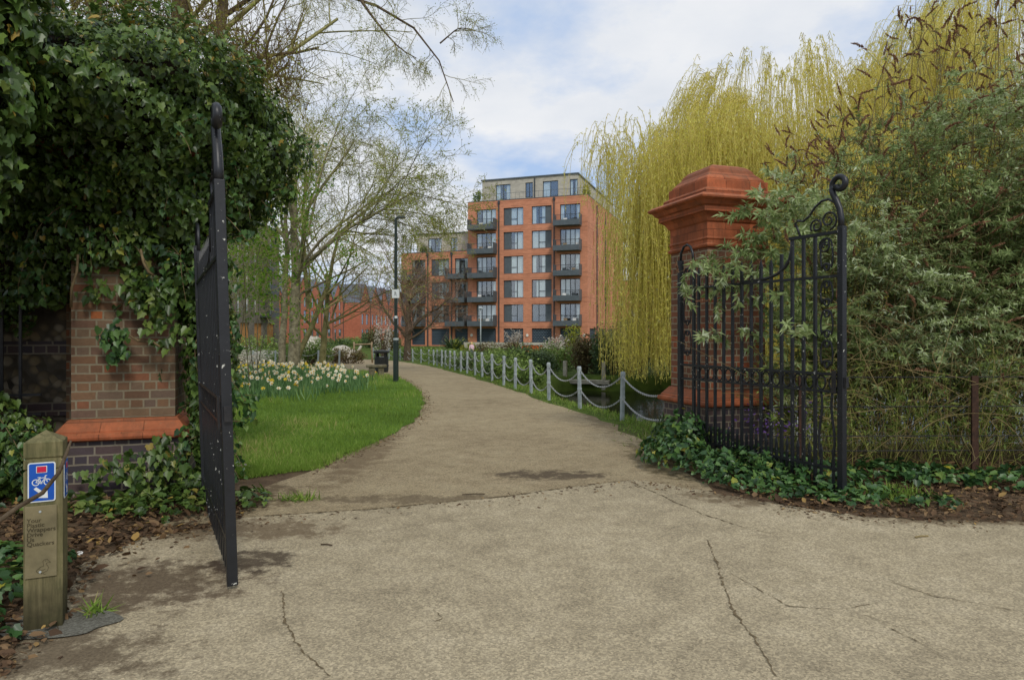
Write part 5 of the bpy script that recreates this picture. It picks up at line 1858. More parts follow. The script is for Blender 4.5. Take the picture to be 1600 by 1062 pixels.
# crumbs, grit and twigs along the pavement edges
E = np.array(FC[:19])
polys, GP = [], []
for k in range(900):
    i = rng.integers(0, len(E) - 1)
    t = rng.random()
    p = E[i] * (1 - t) + E[i + 1] * t
    if abs(p[0]) > 7:
        continue
    GP.append((p[0] + rng.normal(0, .13), p[1] - abs(rng.normal(0, .16)), .016))
GP = np.array(GP)
tag(leaves('debris', SH_OVAL, GP, np.array([0, 0, 1.0])[None] + rng.normal(0, .25, (len(GP), 3)), rdir(len(GP)), rng.uniform(.012, .045, len(GP)), M['litter']), 'crumbs of leaf and bark along the pavement edge', 'debris', kind='stuff')
for (px, py, L, an, lab) in ((1440, 842, .13, .3, 'short pale twig lying on the pavement below the buddleia'), (510, 855, .09, -.2, 'small dark twig lying on the pavement near the edge-on gate'), (740, 775, .22, .15, 'thin twig lying on the brown path before the gateway')):
    x, y = gp(px, py)
    tag(MB().tube([(x - L / 2 * math.cos(an), y - L / 2 * math.sin(an), .022), (x, y + .006, .024), (x + L / 2 * math.cos(an), y + L / 2 * math.sin(an), .021)], .006, 5).build('twig', M['dry_stem'] if px == 1440 else M['bark_dark']), lab, 'twig')
x, y = gp(124, 872)
tag(leaves('litter_scrap', SH_OVAL, np.array([[x, y, .03], [x + .02, y, .032], [x - .015, y + .01, .03]]), np.array([[0, -.3, 1.0]] * 3), rdir(3), np.array([.05, .05, .045]), M['curtain']), 'crumpled white paper scrap by the timber marker post', 'litter')

ye = rng.uniform(7.6, 30, 1500)
xe = np.interp(ye, [p[1] for p in PATH_L], [p[0] for p in PATH_L]) + np.abs(rng.normal(0, .12, 1500)) - .02
tag(leaves('debris', SH_OVAL, np.stack([xe, ye, gbase(xe, ye) + .014], 1), np.array([0, 0, 1.0])[None] + rng.normal(0, .25, (1500, 3)), rdir(1500), rng.uniform(.012, .05, 1500), M['litter']), 'crumbs of soil and leaf along the lawn edge of the path', 'debris', kind='stuff')
# ------------------------------------------------------------------ grass and daffodils
def in_lawn(n):
    y = 7.4 + (34 - 7.4) * rng.random(n) ** 2.0
    lx = np.interp(y, [7.3, 8.5, 10, 14, 30], [-3.1, -5.0, -6.5, -9, -17])
    rx = np.interp(y, [p[1] for p in PATH_L], [p[0] for p in PATH_L])
    rx = np.where(y < 7.8, np.minimum(rx, -3.0 + (y - 7.35) * 1.3), rx) - .02 + rng.normal(0, .05, n)
    x = lx + (rx - lx) * rng.random(n)
    return x, y


n = 130000
x, y = in_lawn(n)
dist = np.hypot(x, y)
P = np.stack([x, y, gbase(x, y) + .012], 1)
tip = np.stack([rng.normal(0, .5, n), rng.normal(0, .5, n), np.ones(n)], 1)
s = rng.uniform(.022, .066, n) * (1 + .03 * dist)
sp = np.sin(x * 1.7 + y * .9) * np.sin(y * 1.3 - x * .6)
s *= np.where(sp + .6 * np.sin(x * 6.1 + 2 * np.sin(y * 4.3)) * np.sin(y * 5.2) > .6, 1.7, 1)
sh = (SH_BLADE[0] * np.array([1.6, 1, 1]), SH_BLADE[1])
tag(leaves('grass', sh, P, np.stack([rng.normal(0, 1, n), rng.normal(0, 1, n), np.full(n, .2)], 1), tip, s, M['grass'], None, np.clip(.48 + .2 * sp + .16 * np.sin(x * .8 + 2 * np.sin(y * .5)) + rng.normal(0, .2, n), 0, 1)), 'mown green lawn grass beside the path', 'grass', kind='stuff')
# verge between path and bollards and weeds at the water's edge
n = 9000
k = rng.random(n)
yy = 9.5 + 34 * k ** 1.5
bxs = np.interp(yy, [b_[1] for b_ in BOL], [b_[0] for b_ in BOL])
bxs = np.where(yy < 12.34, 2.0 + .2 * rng.random(n), bxs)
xx = bxs + rng.normal(.18, .22, n)
ok = poly_dist(xx, yy, RIVER) < -.1
xx, yy = xx[ok], yy[ok]
n = len(xx)
tag(leaves('verge_grass', sh, np.stack([xx, yy, gbase(xx, yy)], 1), rdir(n), np.stack([rng.normal(0, .6, n), rng.normal(0, .6, n), np.ones(n)], 1), rng.uniform(.04, .13, n), M['grass']), 'patchy grass along the foot of the bollards', 'grass', kind='stuff')
n = 900
P = np.concatenate([np.array(gp(150, 962))[None] + rng.normal(0, .035, (60, 2)), np.array(gp(1385, 775))[None] + rng.normal(0, 1, (700, 2)) * np.array([.17, .14]), np.array(gp(465, 782))[None] + rng.normal(0, 1, (140, 2)) * np.array([.10, .05])])
n = len(P)
tag(leaves('weeds', sh, np.c_[P, np.full(n, .012)], rdir(n), np.stack([rng.normal(0, .6, n), rng.normal(0, .6, n), np.ones(n)], 1), rng.uniform(.04, .14, n), M['grass']), 'small tufts of weeds in the pavement edges', 'weeds', kind='stuff')

# daffodil bed
def bed(n):
    t = np.clip(rng.beta(1.5, 1.1, n) + rng.normal(0, .03, n), 0, 1)
    y = 15.4 + 13.0 * t
    xl = np.interp(y, [15.8, 18, 21, 25, 28.3], [-6.1, -7.4, -8.8, -10.4, -11.4])
    xr = np.interp(y, [15.8, 18, 21, 25, 28.3], [-4.6, -4.0, -4.5, -6.2, -8.0])
    return xl + (xr - xl) * rng.random(n) + rng.normal(0, .22, n), y


n = 9500
x, y = bed(n)
kp = (np.sin(x * 2.3 + 1.1 * np.sin(y)) * np.sin(y * 1.9 - x) + rng.normal(0, .5, n) > -.55 + .9 * np.clip((18.5 - y) / 3, 0, 1))
x, y = x[kp], y[kp]
n = len(x)
P = np.stack([x, y, gbase(x, y)], 1)
sh = (np.array([(-.028, 0, 0), (.028, 0, 0), (.026, .55, .03), (-.026, .55, .03), (0, 1, -.08)]), [(0, 1, 2, 3), (3, 2, 4)])
tag(leaves('daffodil_leaves', sh, P, rdir(n) * np.array([1, 1, .2]), np.stack([rng.normal(0, .28, n), rng.normal(0, .28, n), np.ones(n)], 1), rng.uniform(.22, .42, n), M['daff_leaf']), 'dense blue green daffodil leaves filling the bed on the lawn', 'foliage', kind='stuff')


def daffodil_mesh(pet):
    m = MB()
    fm_ = []
    m.tube([(0, 0, 0), (0, -.005, .2), (.005, -.012, .34), (0, -.035, .37)], .006, 4, False)
    fm_ += [0] * len(m.f)
    c = Vector((0, -.045, .372))
    for k in range(6):
        a = 2 * PI * k / 6 + .2
        d = Vector((math.cos(a), -.12, math.sin(a))).normalized()
        w = Vector((-math.sin(a), 0, math.cos(a)))
        m.add([c, c + d * .032 + w * .019, c + d * .060, c + d * .032 - w * .019], [(0, 1, 2, 3)])
        fm_.append(1)
    n0 = len(m.f)
    m.tube([tuple(c + Vector((0, .004, 0))), tuple(c + Vector((0, -.022, -.003))), tuple(c + Vector((0, -.034, -.004)))], [.010, .012, .016], 8)
    fm_ += [2] * (len(m.f) - n0)
    me = bpy.data.meshes.new('daffodil')
    me.from_pydata(m.v, [], m.f)
    for mt in (M['daff_leaf'], pet, M['trumpet']):
        me.materials.append(mt)
    me.polygons.foreach_set('material_index', fm_)
    return me


dm = [daffodil_mesh(M['petal']), daffodil_mesh(M['petal_yellow'])]
x, y = bed(280)
for i in range(280):
    v = 0 if rng.random() < .8 else 1
    o = link(bpy.data.objects.new('daffodil', dm[v]))
    o.location = (x[i], y[i], float(gbase(x[i], y[i])))
    o.rotation_euler = (rng.normal(0, .12), rng.normal(0, .12), rng.normal(.5, .9))
    o.scale = (1.12,) * 2 + (rng.uniform(.72, 1.3),)
    if v == 0:
        tag(o, 'cream petalled daffodil with golden trumpet blooming in the bed on the lawn', 'daffodil', 'cream daffodils in the bed')
    else:
        tag(o, 'all yellow daffodil blooming in the bed on the lawn', 'daffodil', 'yellow daffodils in the bed')
for (px, py, Y) in ((382, 731, 7.9),):
    pc = np.array([X(px, Y), Y, Z(py, Y)])
    r = thing('white_flower_clump', (pc[0], pc[1], 0), 'small clump of white flowers on the grass just past the edge-on gate', 'flowers')
    n = 26
    leaves('petals', SH_OVAL, np.array([0, 0, pc[2]]) + rng.normal(0, 1, (n, 3)) * np.array([.05, .04, .03]), rdir(n), rdir(n), rng.uniform(.03, .05, n), M['blossom'], r)
    polys = [(np.array([[rng.normal(0, .03), rng.normal(0, .03), 0], [rng.normal(0, .04), 0, pc[2] * .5], [rng.normal(0, .05), rng.normal(0, .03), pc[2]]]), np.array([.004] * 3)) for _ in range(14)]
    tubes('stems', polys, M['budd_stem'], r, 3)

# ------------------------------------------------------------------ apartment block
class Facade:
    """wall with rectangular openings and reveals, local x along, z up, face at y=y0 looking towards -y"""
    @staticmethod
    def build(x0, x1, z0, z1, ops, y0, depth, mb):
        xs_ = sorted({x0, x1, *[o[0] for o in ops], *[o[1] for o in ops]})
        zs_ = sorted({z0, z1, *[o[2] for o in ops], *[o[3] for o in ops]})
        for a, b_ in zip(xs_, xs_[1:]):
            for c, d in zip(zs_, zs_[1:]):
                mx, mz = (a + b_) / 2, (c + d) / 2
                if any(o[0] < mx < o[1] and o[2] < mz < o[3] for o in ops):
                    continue
                mb.quad((a, y0, c), (b_, y0, c), (b_, y0, d), (a, y0, d))
        for a, b_, c, d in ops:
            mb.quad((a, y0, c), (a, y0, d), (a, y0 + depth, d), (a, y0 + depth, c))
            mb.quad((b_, y0, c), (b_, y0 + depth, c), (b_, y0 + depth, d), (b_, y0, d))
            mb.quad((a, y0, d), (b_, y0, d), (b_, y0 + depth, d), (a, y0 + depth, d))
            mb.quad((a, y0, c), (a, y0 + depth, c), (b_, y0 + depth, c), (b_, y0, c))


ab = thing('apartment_block', (-5.64, 87.2, 0), 'red brick apartment block with grey balconies and set-back buff top storey', 'apartment block', rotz=math.atan2(-.333, .943))
WB, FH = 15.6, 3.015
COLS = [('bal', 1.18, 3.84), ('winL', 4.85, 7.46), ('winR', 8.55, 11.12), ('bal', 12.18, 14.69)]
LCOLS = [('bal', -8.15, -6.2), ('winL', -5.3, -2.74), ('bal', -1.95, -.12)]


def zwin(i):
    return 2.8 + FH * (i - 1), 5.0 + FH * (i - 1)


ops = []
for kind, a, b_ in COLS:
    ops.append((a, b_, -.14, 2.0))
    for i in range(1, 6):
        z0, z1 = zwin(i)
        ops.append((a, b_, z0 - (.3 if kind == 'bal' else 0), z1))
mb = MB()
Facade.build(0, WB, -1.0, 18.06, ops, 0, .32, mb)
# side with slot windows, local x runs back
sops = []
for i in range(1, 6):
    z0, z1 = zwin(i)
    for s in (3.0, 5.8, 8.6, 11.4, 14.2):
        sops.append((s, s + .45, z0 + .5, z1))
sops += [(1.2, 5.0, -.14, 2.0), (7.0, 10.5, -.14, 2.0), (12.2, 16, -.14, 2.0)]
mb2 = MB()
Facade.build(0, 24, -1.0, 18.06, sops, 0, .32, mb2)
mb.add([(WB - y, x, z) for x, y, z in mb2.v], mb2.f)
mb.quad((WB, 24, -1), (0, 24, -1), (0, 24, 18.06), (WB, 24, 18.06))
mb.quad((0, 24, -1), (0, 0, -1), (0, 0, 18.06), (0, 24, 18.06))
wall = mb.build('wall', M['facade'], ab)
MB().box(.3, WB - .3, .3, 23.7, 17.7, 17.9).build('terrace', M['roof_grey'], ab)
MB().box(-.04, WB + .04, -.04, .34, 18.062, 18.13).build('parapet_coping', M['metal_grey'], ab)
MB().box(WB - .34, WB + .04, .342, 24.04, 18.062, 18.13).build('parapet_coping', M['metal_grey'], ab)
# low wing
lops = []
for kind, a, b_ in LCOLS:
    lops.append((a, b_, -.14, 2.0))
    for i in range(1, 4):
        z0, z1 = zwin(i)
        lops.append((a, b_, z0 - (.3 if kind == 'bal' else 0), z1))
mb = MB()
Facade.build(-9.7, -.003, -1.0, 11.95, lops, 0.25, .32, mb)
mb.quad((-9.7, 24, -1), (-9.7, .25, -1), (-9.7, .25, 11.95), (-9.7, 24, 11.95))
mb.quad((-9.7, .57, 11.7), (-.003, .57, 11.7), (-.003, 24, 11.7), (-9.7, 24, 11.7))
mb.build('wing_wall', M['facade'], ab)
MB().box(-9.74, -.045, .21, .59, 11.952, 12.02).build('parapet_coping', M['metal_grey'], ab)


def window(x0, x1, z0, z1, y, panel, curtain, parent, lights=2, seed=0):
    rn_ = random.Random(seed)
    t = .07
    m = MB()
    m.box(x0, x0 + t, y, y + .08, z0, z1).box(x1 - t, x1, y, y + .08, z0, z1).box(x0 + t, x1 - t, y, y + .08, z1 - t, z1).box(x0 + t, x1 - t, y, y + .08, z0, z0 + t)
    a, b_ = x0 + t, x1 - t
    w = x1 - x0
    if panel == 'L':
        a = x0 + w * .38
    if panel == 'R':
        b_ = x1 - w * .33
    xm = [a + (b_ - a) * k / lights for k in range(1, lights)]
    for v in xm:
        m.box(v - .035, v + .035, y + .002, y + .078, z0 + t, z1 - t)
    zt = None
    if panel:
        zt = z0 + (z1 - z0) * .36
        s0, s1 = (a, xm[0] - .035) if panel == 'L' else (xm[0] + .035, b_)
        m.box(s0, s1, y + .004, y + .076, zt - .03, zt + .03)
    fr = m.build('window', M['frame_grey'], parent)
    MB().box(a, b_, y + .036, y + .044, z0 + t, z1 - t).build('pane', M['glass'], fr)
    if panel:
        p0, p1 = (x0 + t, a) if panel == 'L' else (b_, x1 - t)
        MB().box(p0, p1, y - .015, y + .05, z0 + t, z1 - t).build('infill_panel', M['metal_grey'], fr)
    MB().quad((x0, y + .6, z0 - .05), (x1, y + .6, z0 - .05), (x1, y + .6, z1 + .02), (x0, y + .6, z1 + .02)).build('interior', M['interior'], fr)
    if curtain:
        mc = MB()
        segs = {1: [(0, .28), (.74, 1)], 2: [(0, 1)], 3: [(.0, .5)], 4: [(.3, 1.0)], 5: [(0, .16), (.86, 1)]}[curtain]
        for s0, s1 in segs:
            n_ = max(4, int((s1 - s0) * 24))
            for k in range(n_):
                u0, u1 = s0 + (s1 - s0) * k / n_, s0 + (s1 - s0) * (k + 1) / n_
                yo0, yo1 = .085 + .03 * (k % 2), .085 + .03 * ((k + 1) % 2)
                mc.quad((a + (b_ - a) * u0, y + yo0, z0 + t), (a + (b_ - a) * u1, y + yo1, z0 + t), (a + (b_ - a) * u1, y + yo1, z1 - t), (a + (b_ - a) * u0, y + yo0, z1 - t))
        mc.build('curtain', M['curtain'], fr)
    return fr


def balcony(x0, x1, zb, y, parent):
    d = 1.35
    b_ = MB().box(x0, x1, y - d, y - .003, zb - .12, zb + .08).build('balcony', M['metal_grey'], parent)
    MB().box(x0 - .02, x1 + .02, y - d - .05, y - d - .002, zb - .14, zb + .50).build('fascia', M['metal_grey'], b_)
    for x in (x0 - .02, x1 - .03):
        MB().box(x, x + .05, y - d, y - .004, zb + .082, zb + 1.25).build('side_panel', M['metal_grey'], b_)
    mr_ = MB()
    for k_ in range(int((x1 - x0) / .12)):
        mr_.box(x0 + .05 + k_ * .12, x0 + .065 + k_ * .12, y - d - .03, y - d - .018, zb + .502, zb + 1.1)
    mr_.build('railing_bars', M['frame_grey'], b_)
    MB().box(x0, x1, y - d - .04, y - d - .006, zb + 1.102, zb + 1.15).build('handrail', M['frame_grey'], b_)
    return b_


M['planter_green'] = M['shrub']
seed = 0
for ci, (kind, a, b_) in enumerate(COLS):
    MB().box(a, b_, .2, .26, -.14, 2.0).build('garage_grille', M['grille'], ab)
    for i in range(1, 6):
        z0, z1 = zwin(i)
        seed += 1
        if kind == 'bal':
            window(a, b_, z0 - .3, z1, .18, None, [1, 2, 5, 3, 1, 4, 5][seed % 7], ab, 4, seed)
            bal = balcony(a - .68 if ci == 0 else a - .5, b_ + .12 if ci == 0 else b_ + .2, z0 - .38, -.0, ab)
            # a chair and a pot on the balcony
            for q_ in range(2):
                xx_ = a + (.5 + 1.3 * q_) * random.uniform(.8, 1.2)
                MB().box(xx_, xx_ + .45, -.9, -.5, z0 - .05, z0 + .02).box(xx_, xx_ + .45, -.5, -.45, z0 - .05, z0 + .45).box(xx_ + .02, xx_ + .06, -.88, -.84, z0 - .29, z0 - .051).box(xx_ + .39, xx_ + .43, -.88, -.84, z0 - .29, z0 - .051).build('balcony_chair', M[['frame_grey', 'oak', 'curtain'][(seed + q_) % 3]], bal)
        else:
            cu = {'winL': [0, 0, 4, 2, 4, 2], 'winR': [0, 0, 4, 1, 2, 1]}[kind][i]
            window(a, b_, z0, z1, .18, kind[-1], cu, ab, 2, seed)
for ci, (kind, a, b_) in enumerate(LCOLS):
    MB().box(a, b_, .45, .51, -.14, 2.0).build('garage_grille', M['grille'], ab)
    for i in range(1, 4):
        z0, z1 = zwin(i)
        seed += 1
        if kind == 'bal':
            window(a, b_, z0 - .3, z1, .43, None, [5, 1, 3, 5][seed % 4], ab, 3, seed)
            balcony(a - .75, b_ + (.1 if ci < 2 else .02), z0 - .38, .247, ab)
        else:
            window(a, b_, z0, z1, .43, 'L', [0, 3, 2, 2][i], ab, 2, seed)
for s, e, z0, z1 in sops:
    o = MB().box(WB - .26, WB - .2, s, e, z0, z1)
    o.build('slot_window' if z1 - z0 < 2 else 'garage_grille', M['interior'] if z1 - z0 < 2 else M['grille'], ab)
for x in (4.26, 11.45):
    MB().box(x - .06, x + .06, -.14, -.03, -.5, 17.6).box(x - .13, x + .13, -.22, -.025, 17.601, 17.95).build('drainpipe', M['frame_grey'], ab)
for x in (-5.75, -2.35):
    MB().box(x - .06, x + .06, .11, .22, -.5, 11.5).box(x - .13, x + .13, .03, .225, 11.501, 11.85).build('drainpipe', M['frame_grey'], ab)
for y in (5.0, 10.3):
    MB().box(WB + .03, WB + .14, y - .06, y + .06, -.5, 17.6).build('drainpipe', M['frame_grey'], ab)
for x in (.55, 8.0, 15.2):
    MB().tube([(x, -.02, 1.15), (x, -.10, 1.15)], .17, 14).build('wall_lamp', M['lamp_white'], ab)
# set-back top storeys
mb = MB()
pops = [(3.2, 5.2, 18.4, 20.4), (7.2, 8.2, 18.5, 20.4), (9.5, 11.5, 18.4, 20.4), (13.0, 14.0, 18.4, 20.4)]
Facade.build(1.35, 14.0, 17.9, 21.0, [(o[0], o[1] - (.001 if o[1] >= 14 else 0), o[2], o[3]) for o in pops], 1.6, .25, mb)
mb.quad((14.0, 1.6, 17.9), (14.0, 24, 17.9), (14.0, 24, 21.0), (14.0, 1.6, 21.0))
mb.quad((1.35, 24, 17.9), (1.35, 1.6, 17.9), (1.35, 1.6, 21.0), (1.35, 24, 21.0))
mb.build('top_storey', M['pent'], ab)
MB().box(1.2, 14.15, 1.45, 24, 21.002, 21.16).build('roof', M['metal_grey'], ab)
for k, (a, b_, z0, z1) in enumerate(pops):
    window(a, b_ - .002, z0, z1, 1.74, None, [1, 0, 3, 1][k], ab, 2, 70 + k)
MB().box(5.9 + 2.5, 6.02 + 2.5, 1.48, 1.57, 17.9, 20.9).build('drainpipe', M['frame_grey'], ab)
mr_ = MB().box(.35, WB - .35, .1, .13, 18.92, 18.96)
for k_ in range(30):
    mr_.box(.4 + k_ * .5, .42 + k_ * .5, .105, .125, 18.14, 18.918)
mr_.build('terrace_rail', M['metal_grey'], ab)
mb = MB()
pops2 = [(-6.6, -4.6, 12.2, 14.0), (-3.3, -2.3, 12.2, 14.0)]
Facade.build(-8.2, -.004, 11.75, 14.55, pops2, 1.9, .25, mb)
mb.quad((-8.2, 24, 11.75), (-8.2, 1.9, 11.75), (-8.2, 1.9, 14.55), (-8.2, 24, 14.55))
mb.build('top_storey', M['pent'], ab)
MB().box(-8.35, -.004, 1.75, 24, 14.552, 14.68).build('roof', M['metal_grey'], ab)
for k, (a, b_, z0, z1) in enumerate(pops2):
    window(a, b_, z0, z1, 2.04, None, 5, ab, 2, 80 + k)
mr_ = MB().box(-9.5, -.1, .35, .38, 12.78, 12.82)
for k_ in range(19):
    mr_.box(-9.4 + k_ * .5, -9.38 + k_ * .5, .355, .375, 12.03, 12.778)
mr_.build('terrace_rail', M['metal_grey'], ab)


nb = thing('apartment_block', (13.4, 104, 0), 'neighbouring red brick block half hidden behind the willow curtain', 'apartment block', rotz=math.atan2(-.333, .943))
nops = [(x_, x_ + 2.4, z_, z_ + 2.2) for x_ in (1.0, 4.6, 8.4, 12.0) for z_ in (-.1, 2.9, 5.9)]
mb = MB()
Facade.build(0, 16, -1, 9.2, nops, 0, .3, mb)
mb.quad((0, 12, -1), (0, 0, -1), (0, 0, 9.2), (0, 12, 9.2))
mb.quad((16, 0, -1), (16, 12, -1), (16, 12, 9.2), (16, 0, 9.2))
mb.quad((0, 0.01, 9.2), (16, 0.01, 9.2), (16, 12, 9.2), (0, 12, 9.2))
mb.build('wall', M['facade'], nb)
MB().box(-.05, 16.05, -.05, .3, 9.202, 9.3).build('parapet_coping', M['metal_grey'], nb)
for k, (a, b_, z0, z1) in enumerate(nops):
    window(a, b_, z0, z1, .15, None, [1, 0, 2, 5][k % 4], nb, 2, 120 + k)
    if z0 > 2 and k % 2 == 0 or k in (1, 2):
        balcony(a - .4, b_ + .4, z0 - .3, -.0, nb)


def shrub(name, loc, r, label, mat, n, size, seed, group=None, shape=SH_OVAL, cat='shrub', parent=None):
    rn = np.random.default_rng(seed)
    o = parent or thing(name, loc, label, cat, group)
    r = np.array(r)
    lob = [(np.array([0, 0, r[2] * .55]), r * np.array([.8, .8, .6]))]
    for k in range(7):
        a = rn.uniform(0, 2 * PI)
        lob.append((np.array([r[0] * .6 * math.cos(a), r[1] * .6 * math.sin(a), r[2] * rn.uniform(.25, .75)]), r * rn.uniform(.3, .5)))
    P, N = [], []
    for c, rr in lob:
        d = norm(rn.normal(size=(n // 8, 3)))
        P.append(c + d * rr * (rn.random((n // 8, 1)) ** .3) * rn.uniform(.9, 1.15, (n // 8, 1)))
        N.append(d)
    P, N = np.concatenate(P), np.concatenate(N)
    k = P[:, 2] > -.05
    P, N = P[k], N[k]
    m_ = len(P)
    base = np.zeros(3) if parent is None else np.array(loc)
    leaves('leaves', shape, P + base, norm(N + rn.normal(0, .5, (m_, 3))), norm(N * .5 + rn.normal(0, .6, (m_, 3))), size * rn.uniform(.6, 1.3, m_), mat, o, np.clip(rn.normal(.5, .22, m_) + .2 * N[:, 2], 0, 1))
    polys = []
    for k in range(10):
        e = P[rn.integers(0, m_)]
        polys.append((np.stack([np.array([e[0] * .1, e[1] * .1, -.1]), e * .5 + rn.normal(0, .05, 3) * r, e]) + base, np.array([.02, .014, .006]) * max(.6, r[2])))
    tubes('branches', polys, M['bark_dark'], o, 4)
    return o


# plants on the roof terrace: they stand on the building, things of their own
R0 = Matrix.Rotation(math.atan2(-.333, .943), 4, 'Z')
for (lx, ly, lz, rr, lab, mt, sdd) in ((.9, .8, 17.9, (.55, .5, 1.7), 'potted evergreen at the corner of the upper roof terrace', 'shrub', 1), (14.9, 2.2, 17.9, (.5, .5, 1.7), 'yellow potted shrub on the roof terrace above the side wall', 'shrub_lime', 2), (-6.9, 1.2, 11.75, (.5, .4, 1.2), 'dark potted shrub on the lower roof terrace', 'shrub_dark', 3)):
    w_ = R0 @ Vector((lx, ly, 0))
    shrub('potted_shrub', (-5.64 + w_.x, 87.2 + w_.y, lz), rr, lab, M[mt], 500, .22, 300 + sdd, 'roof terrace plants')

# ------------------------------------------------------------------ red terrace and the dark block
def gable_house(p, W, depth, eave, apex, label, along):
    """front gable faces the viewer's side; p = front corner, along = unit vector of the terrace"""
    ang_ = math.atan2(along[1], along[0])
    h_ = thing('gabled_house', (p[0], p[1], float(gbase(p[0], p[1]))), label, 'house', 'red gabled terrace houses', ang_)
    # local x along the terrace (0..W), local -y is the front
    m = MB()
    W2 = W - .02
    wins = [(W * .16, W * .36, .3, 2.4), (W * .56, W * .84, 1.0, 2.4), (W * .16, W * .36, 3.4, 5.6), (W * .58, W * .80, 3.4, 5.6), (W * .18, W * .38, 6.2, 7.9), (W * .58, W * .78, 6.2, 7.9)]
    Facade.build(0, W2, -.5, eave, [w for w in wins if w[3] < eave], 0, .2, m)
    m.add([(0, 0, eave), (W2, 0, eave), (W2 / 2, 0, apex)], [(0, 1, 2)])
    m.quad((0, depth, -.5), (0, 0, -.5), (0, 0, eave), (0, depth, eave))
    m.quad((W2, 0, -.5), (W2, depth, -.5), (W2, depth, eave), (W2, 0, eave))
    m.add([(W2, depth, -.5), (0, depth, -.5), (0, depth, eave), (W2 / 2, depth, apex), (W2, depth, eave)], [(0, 1, 2, 3, 4)])
    m.build('wall', M['house_brick'], h_)
    e = .06
    mr = MB()
    mr.quad((0, -.12, eave + e), (W2 / 2, -.12, apex + e), (W2 / 2, depth, apex + e), (0, depth, eave + e))
    mr.quad((W2 / 2, -.12, apex + e), (W2, -.12, eave + e), (W2, depth, eave + e), (W2 / 2, depth, apex + e))
    ro_ = mr.build('roof', M['slate'], h_)
    for w in wins:
        if w[3] < eave:
            f_ = MB().box(w[0], w[1], .12, .18, w[2], w[3]).build('window', M['metal_grey'], h_)
            MB().box(w[0] + .08, w[1] - .08, .105, .119, w[2] + .08, w[3] - .08).build('pane', M['glass'], f_)
    MB().box(W2 - .07, W2 + .03, -.1, -.01, 0, eave - .3).build('drainpipe', M['frame_grey'], h_)
    return h_


al = Vector((.118, .993)).normalized()
HL = ['first', 'second', 'third', 'fourth', 'fifth', 'sixth']
for k in range(6):
    p = (-37.2 + al.x * 5.5 * (k - 1), 110 + al.y * 5.5 * (k - 1))
    gable_house(p, 5.5, 9, 8.0, 11.3, f'red gabled house, {HL[k]} of the longer terrace row from the dark block', (al.x, al.y))
for k in range(5):
    p = (-31.6 + al.x * 6.6 * k, 142 + al.y * 6.6 * k)
    gable_house(p, 6.6, 14, 7.9, 12.0, f'red gabled house, {HL[k]} of the farther terrace row behind the lamp post' if k else 'red gabled house with broad blank side wall at the terrace gap', (al.x, al.y))

dbk = thing('dark_block', (-30, 58, -.4), 'dark grey brick block with narrow white windows and corner balconies', 'apartment block', rotz=PI / 2)
dops, DW = [], 30
for fl in range(4):
    for k in range(11):
        x = 1.6 + k * 2.5
        if k in (9,):
            continue
        dops.append((x, x + .75, 4.2 + fl * 2.75, 6.2 + fl * 2.75))
for k in range(7):
    dops.append((1.0 + k * 4.1, 3.6 + k * 4.1, .3, 3.0))
mb = MB()
Facade.build(0, DW, -1, 14.6, dops, 0, .25, mb)
mb.quad((DW, 0, -1), (DW, 14, -1), (DW, 14, 14.6), (DW, 0, 14.6))
mb.quad((0, 14, -1), (0, 0, -1), (0, 0, 14.6), (0, 14, 14.6))
mb.quad((0, 0.02, 14.6), (DW, 0.02, 14.6), (DW, 14, 14.6), (0, 14, 14.6))
mb.build('wall', M['dark_brick'], dbk)
MB().box(-.1, DW + .1, -.15, 14, 14.602, 14.9).build('roof', M['roof_grey'], dbk)
for k, (a, b_, z0, z1) in enumerate(dops):
    if z1 - z0 > 2.5:
        MB().box(a, b_, .18, .24, z0, z1).build('shopfront_panel', M['warm_wood'], dbk)
    else:
        f_ = MB().box(a, b_, .18, .24, z0, z1).build('window', M['curtain'], dbk)
        MB().box(a + .06, b_ - .06, .165, .179, z0 + .08, z0 + .95).build('pane', M['glass'], f_)
for fl in range(4):
    z = 3.7 + fl * 2.75
    bb = MB().box(23.2, 26.2, -1.3, -.003, z, z + .2).build('balcony', M['frame_grey'], dbk)
    MB().box(23.2, 26.2, -1.34, -1.302, z - .02, z + 1.15).build('rail_panel', M['frame_grey'], bb)

# ------------------------------------------------------------------ garden beyond the lawn
def boulder(loc, r, label, seed, mat='stone', squash=1.0):
    rn = np.random.default_rng(seed)
    nu, nv = 22, 14
    vs, fs = [], []
    for j in range(nv + 1):
        th = PI * j / nv
        for i in range(nu):
            a = 2 * PI * i / nu
            k = 1 + .10 * math.sin(3 * a + seed) * math.sin(2 * th) + .07 * math.sin(5 * a + 4 * th + seed) + .03 * rn.normal()
            vs.append((r[0] * k * math.sin(th) * math.cos(a), r[1] * k * math.sin(th) * math.sin(a), r[2] * (k * math.cos(th) * squash + .5)))
    for j in range(nv):
        for i in range(nu):
            fs.append((j * nu + i, (j + 1) * nu + i, (j + 1) * nu + (i + 1) % nu, j * nu + (i + 1) % nu))
    o = MB().add(vs, fs).build('boulder', M[mat], smooth=True)
    o.location = loc
    return tag(o, label, 'boulder', 'pale stones in the garden')


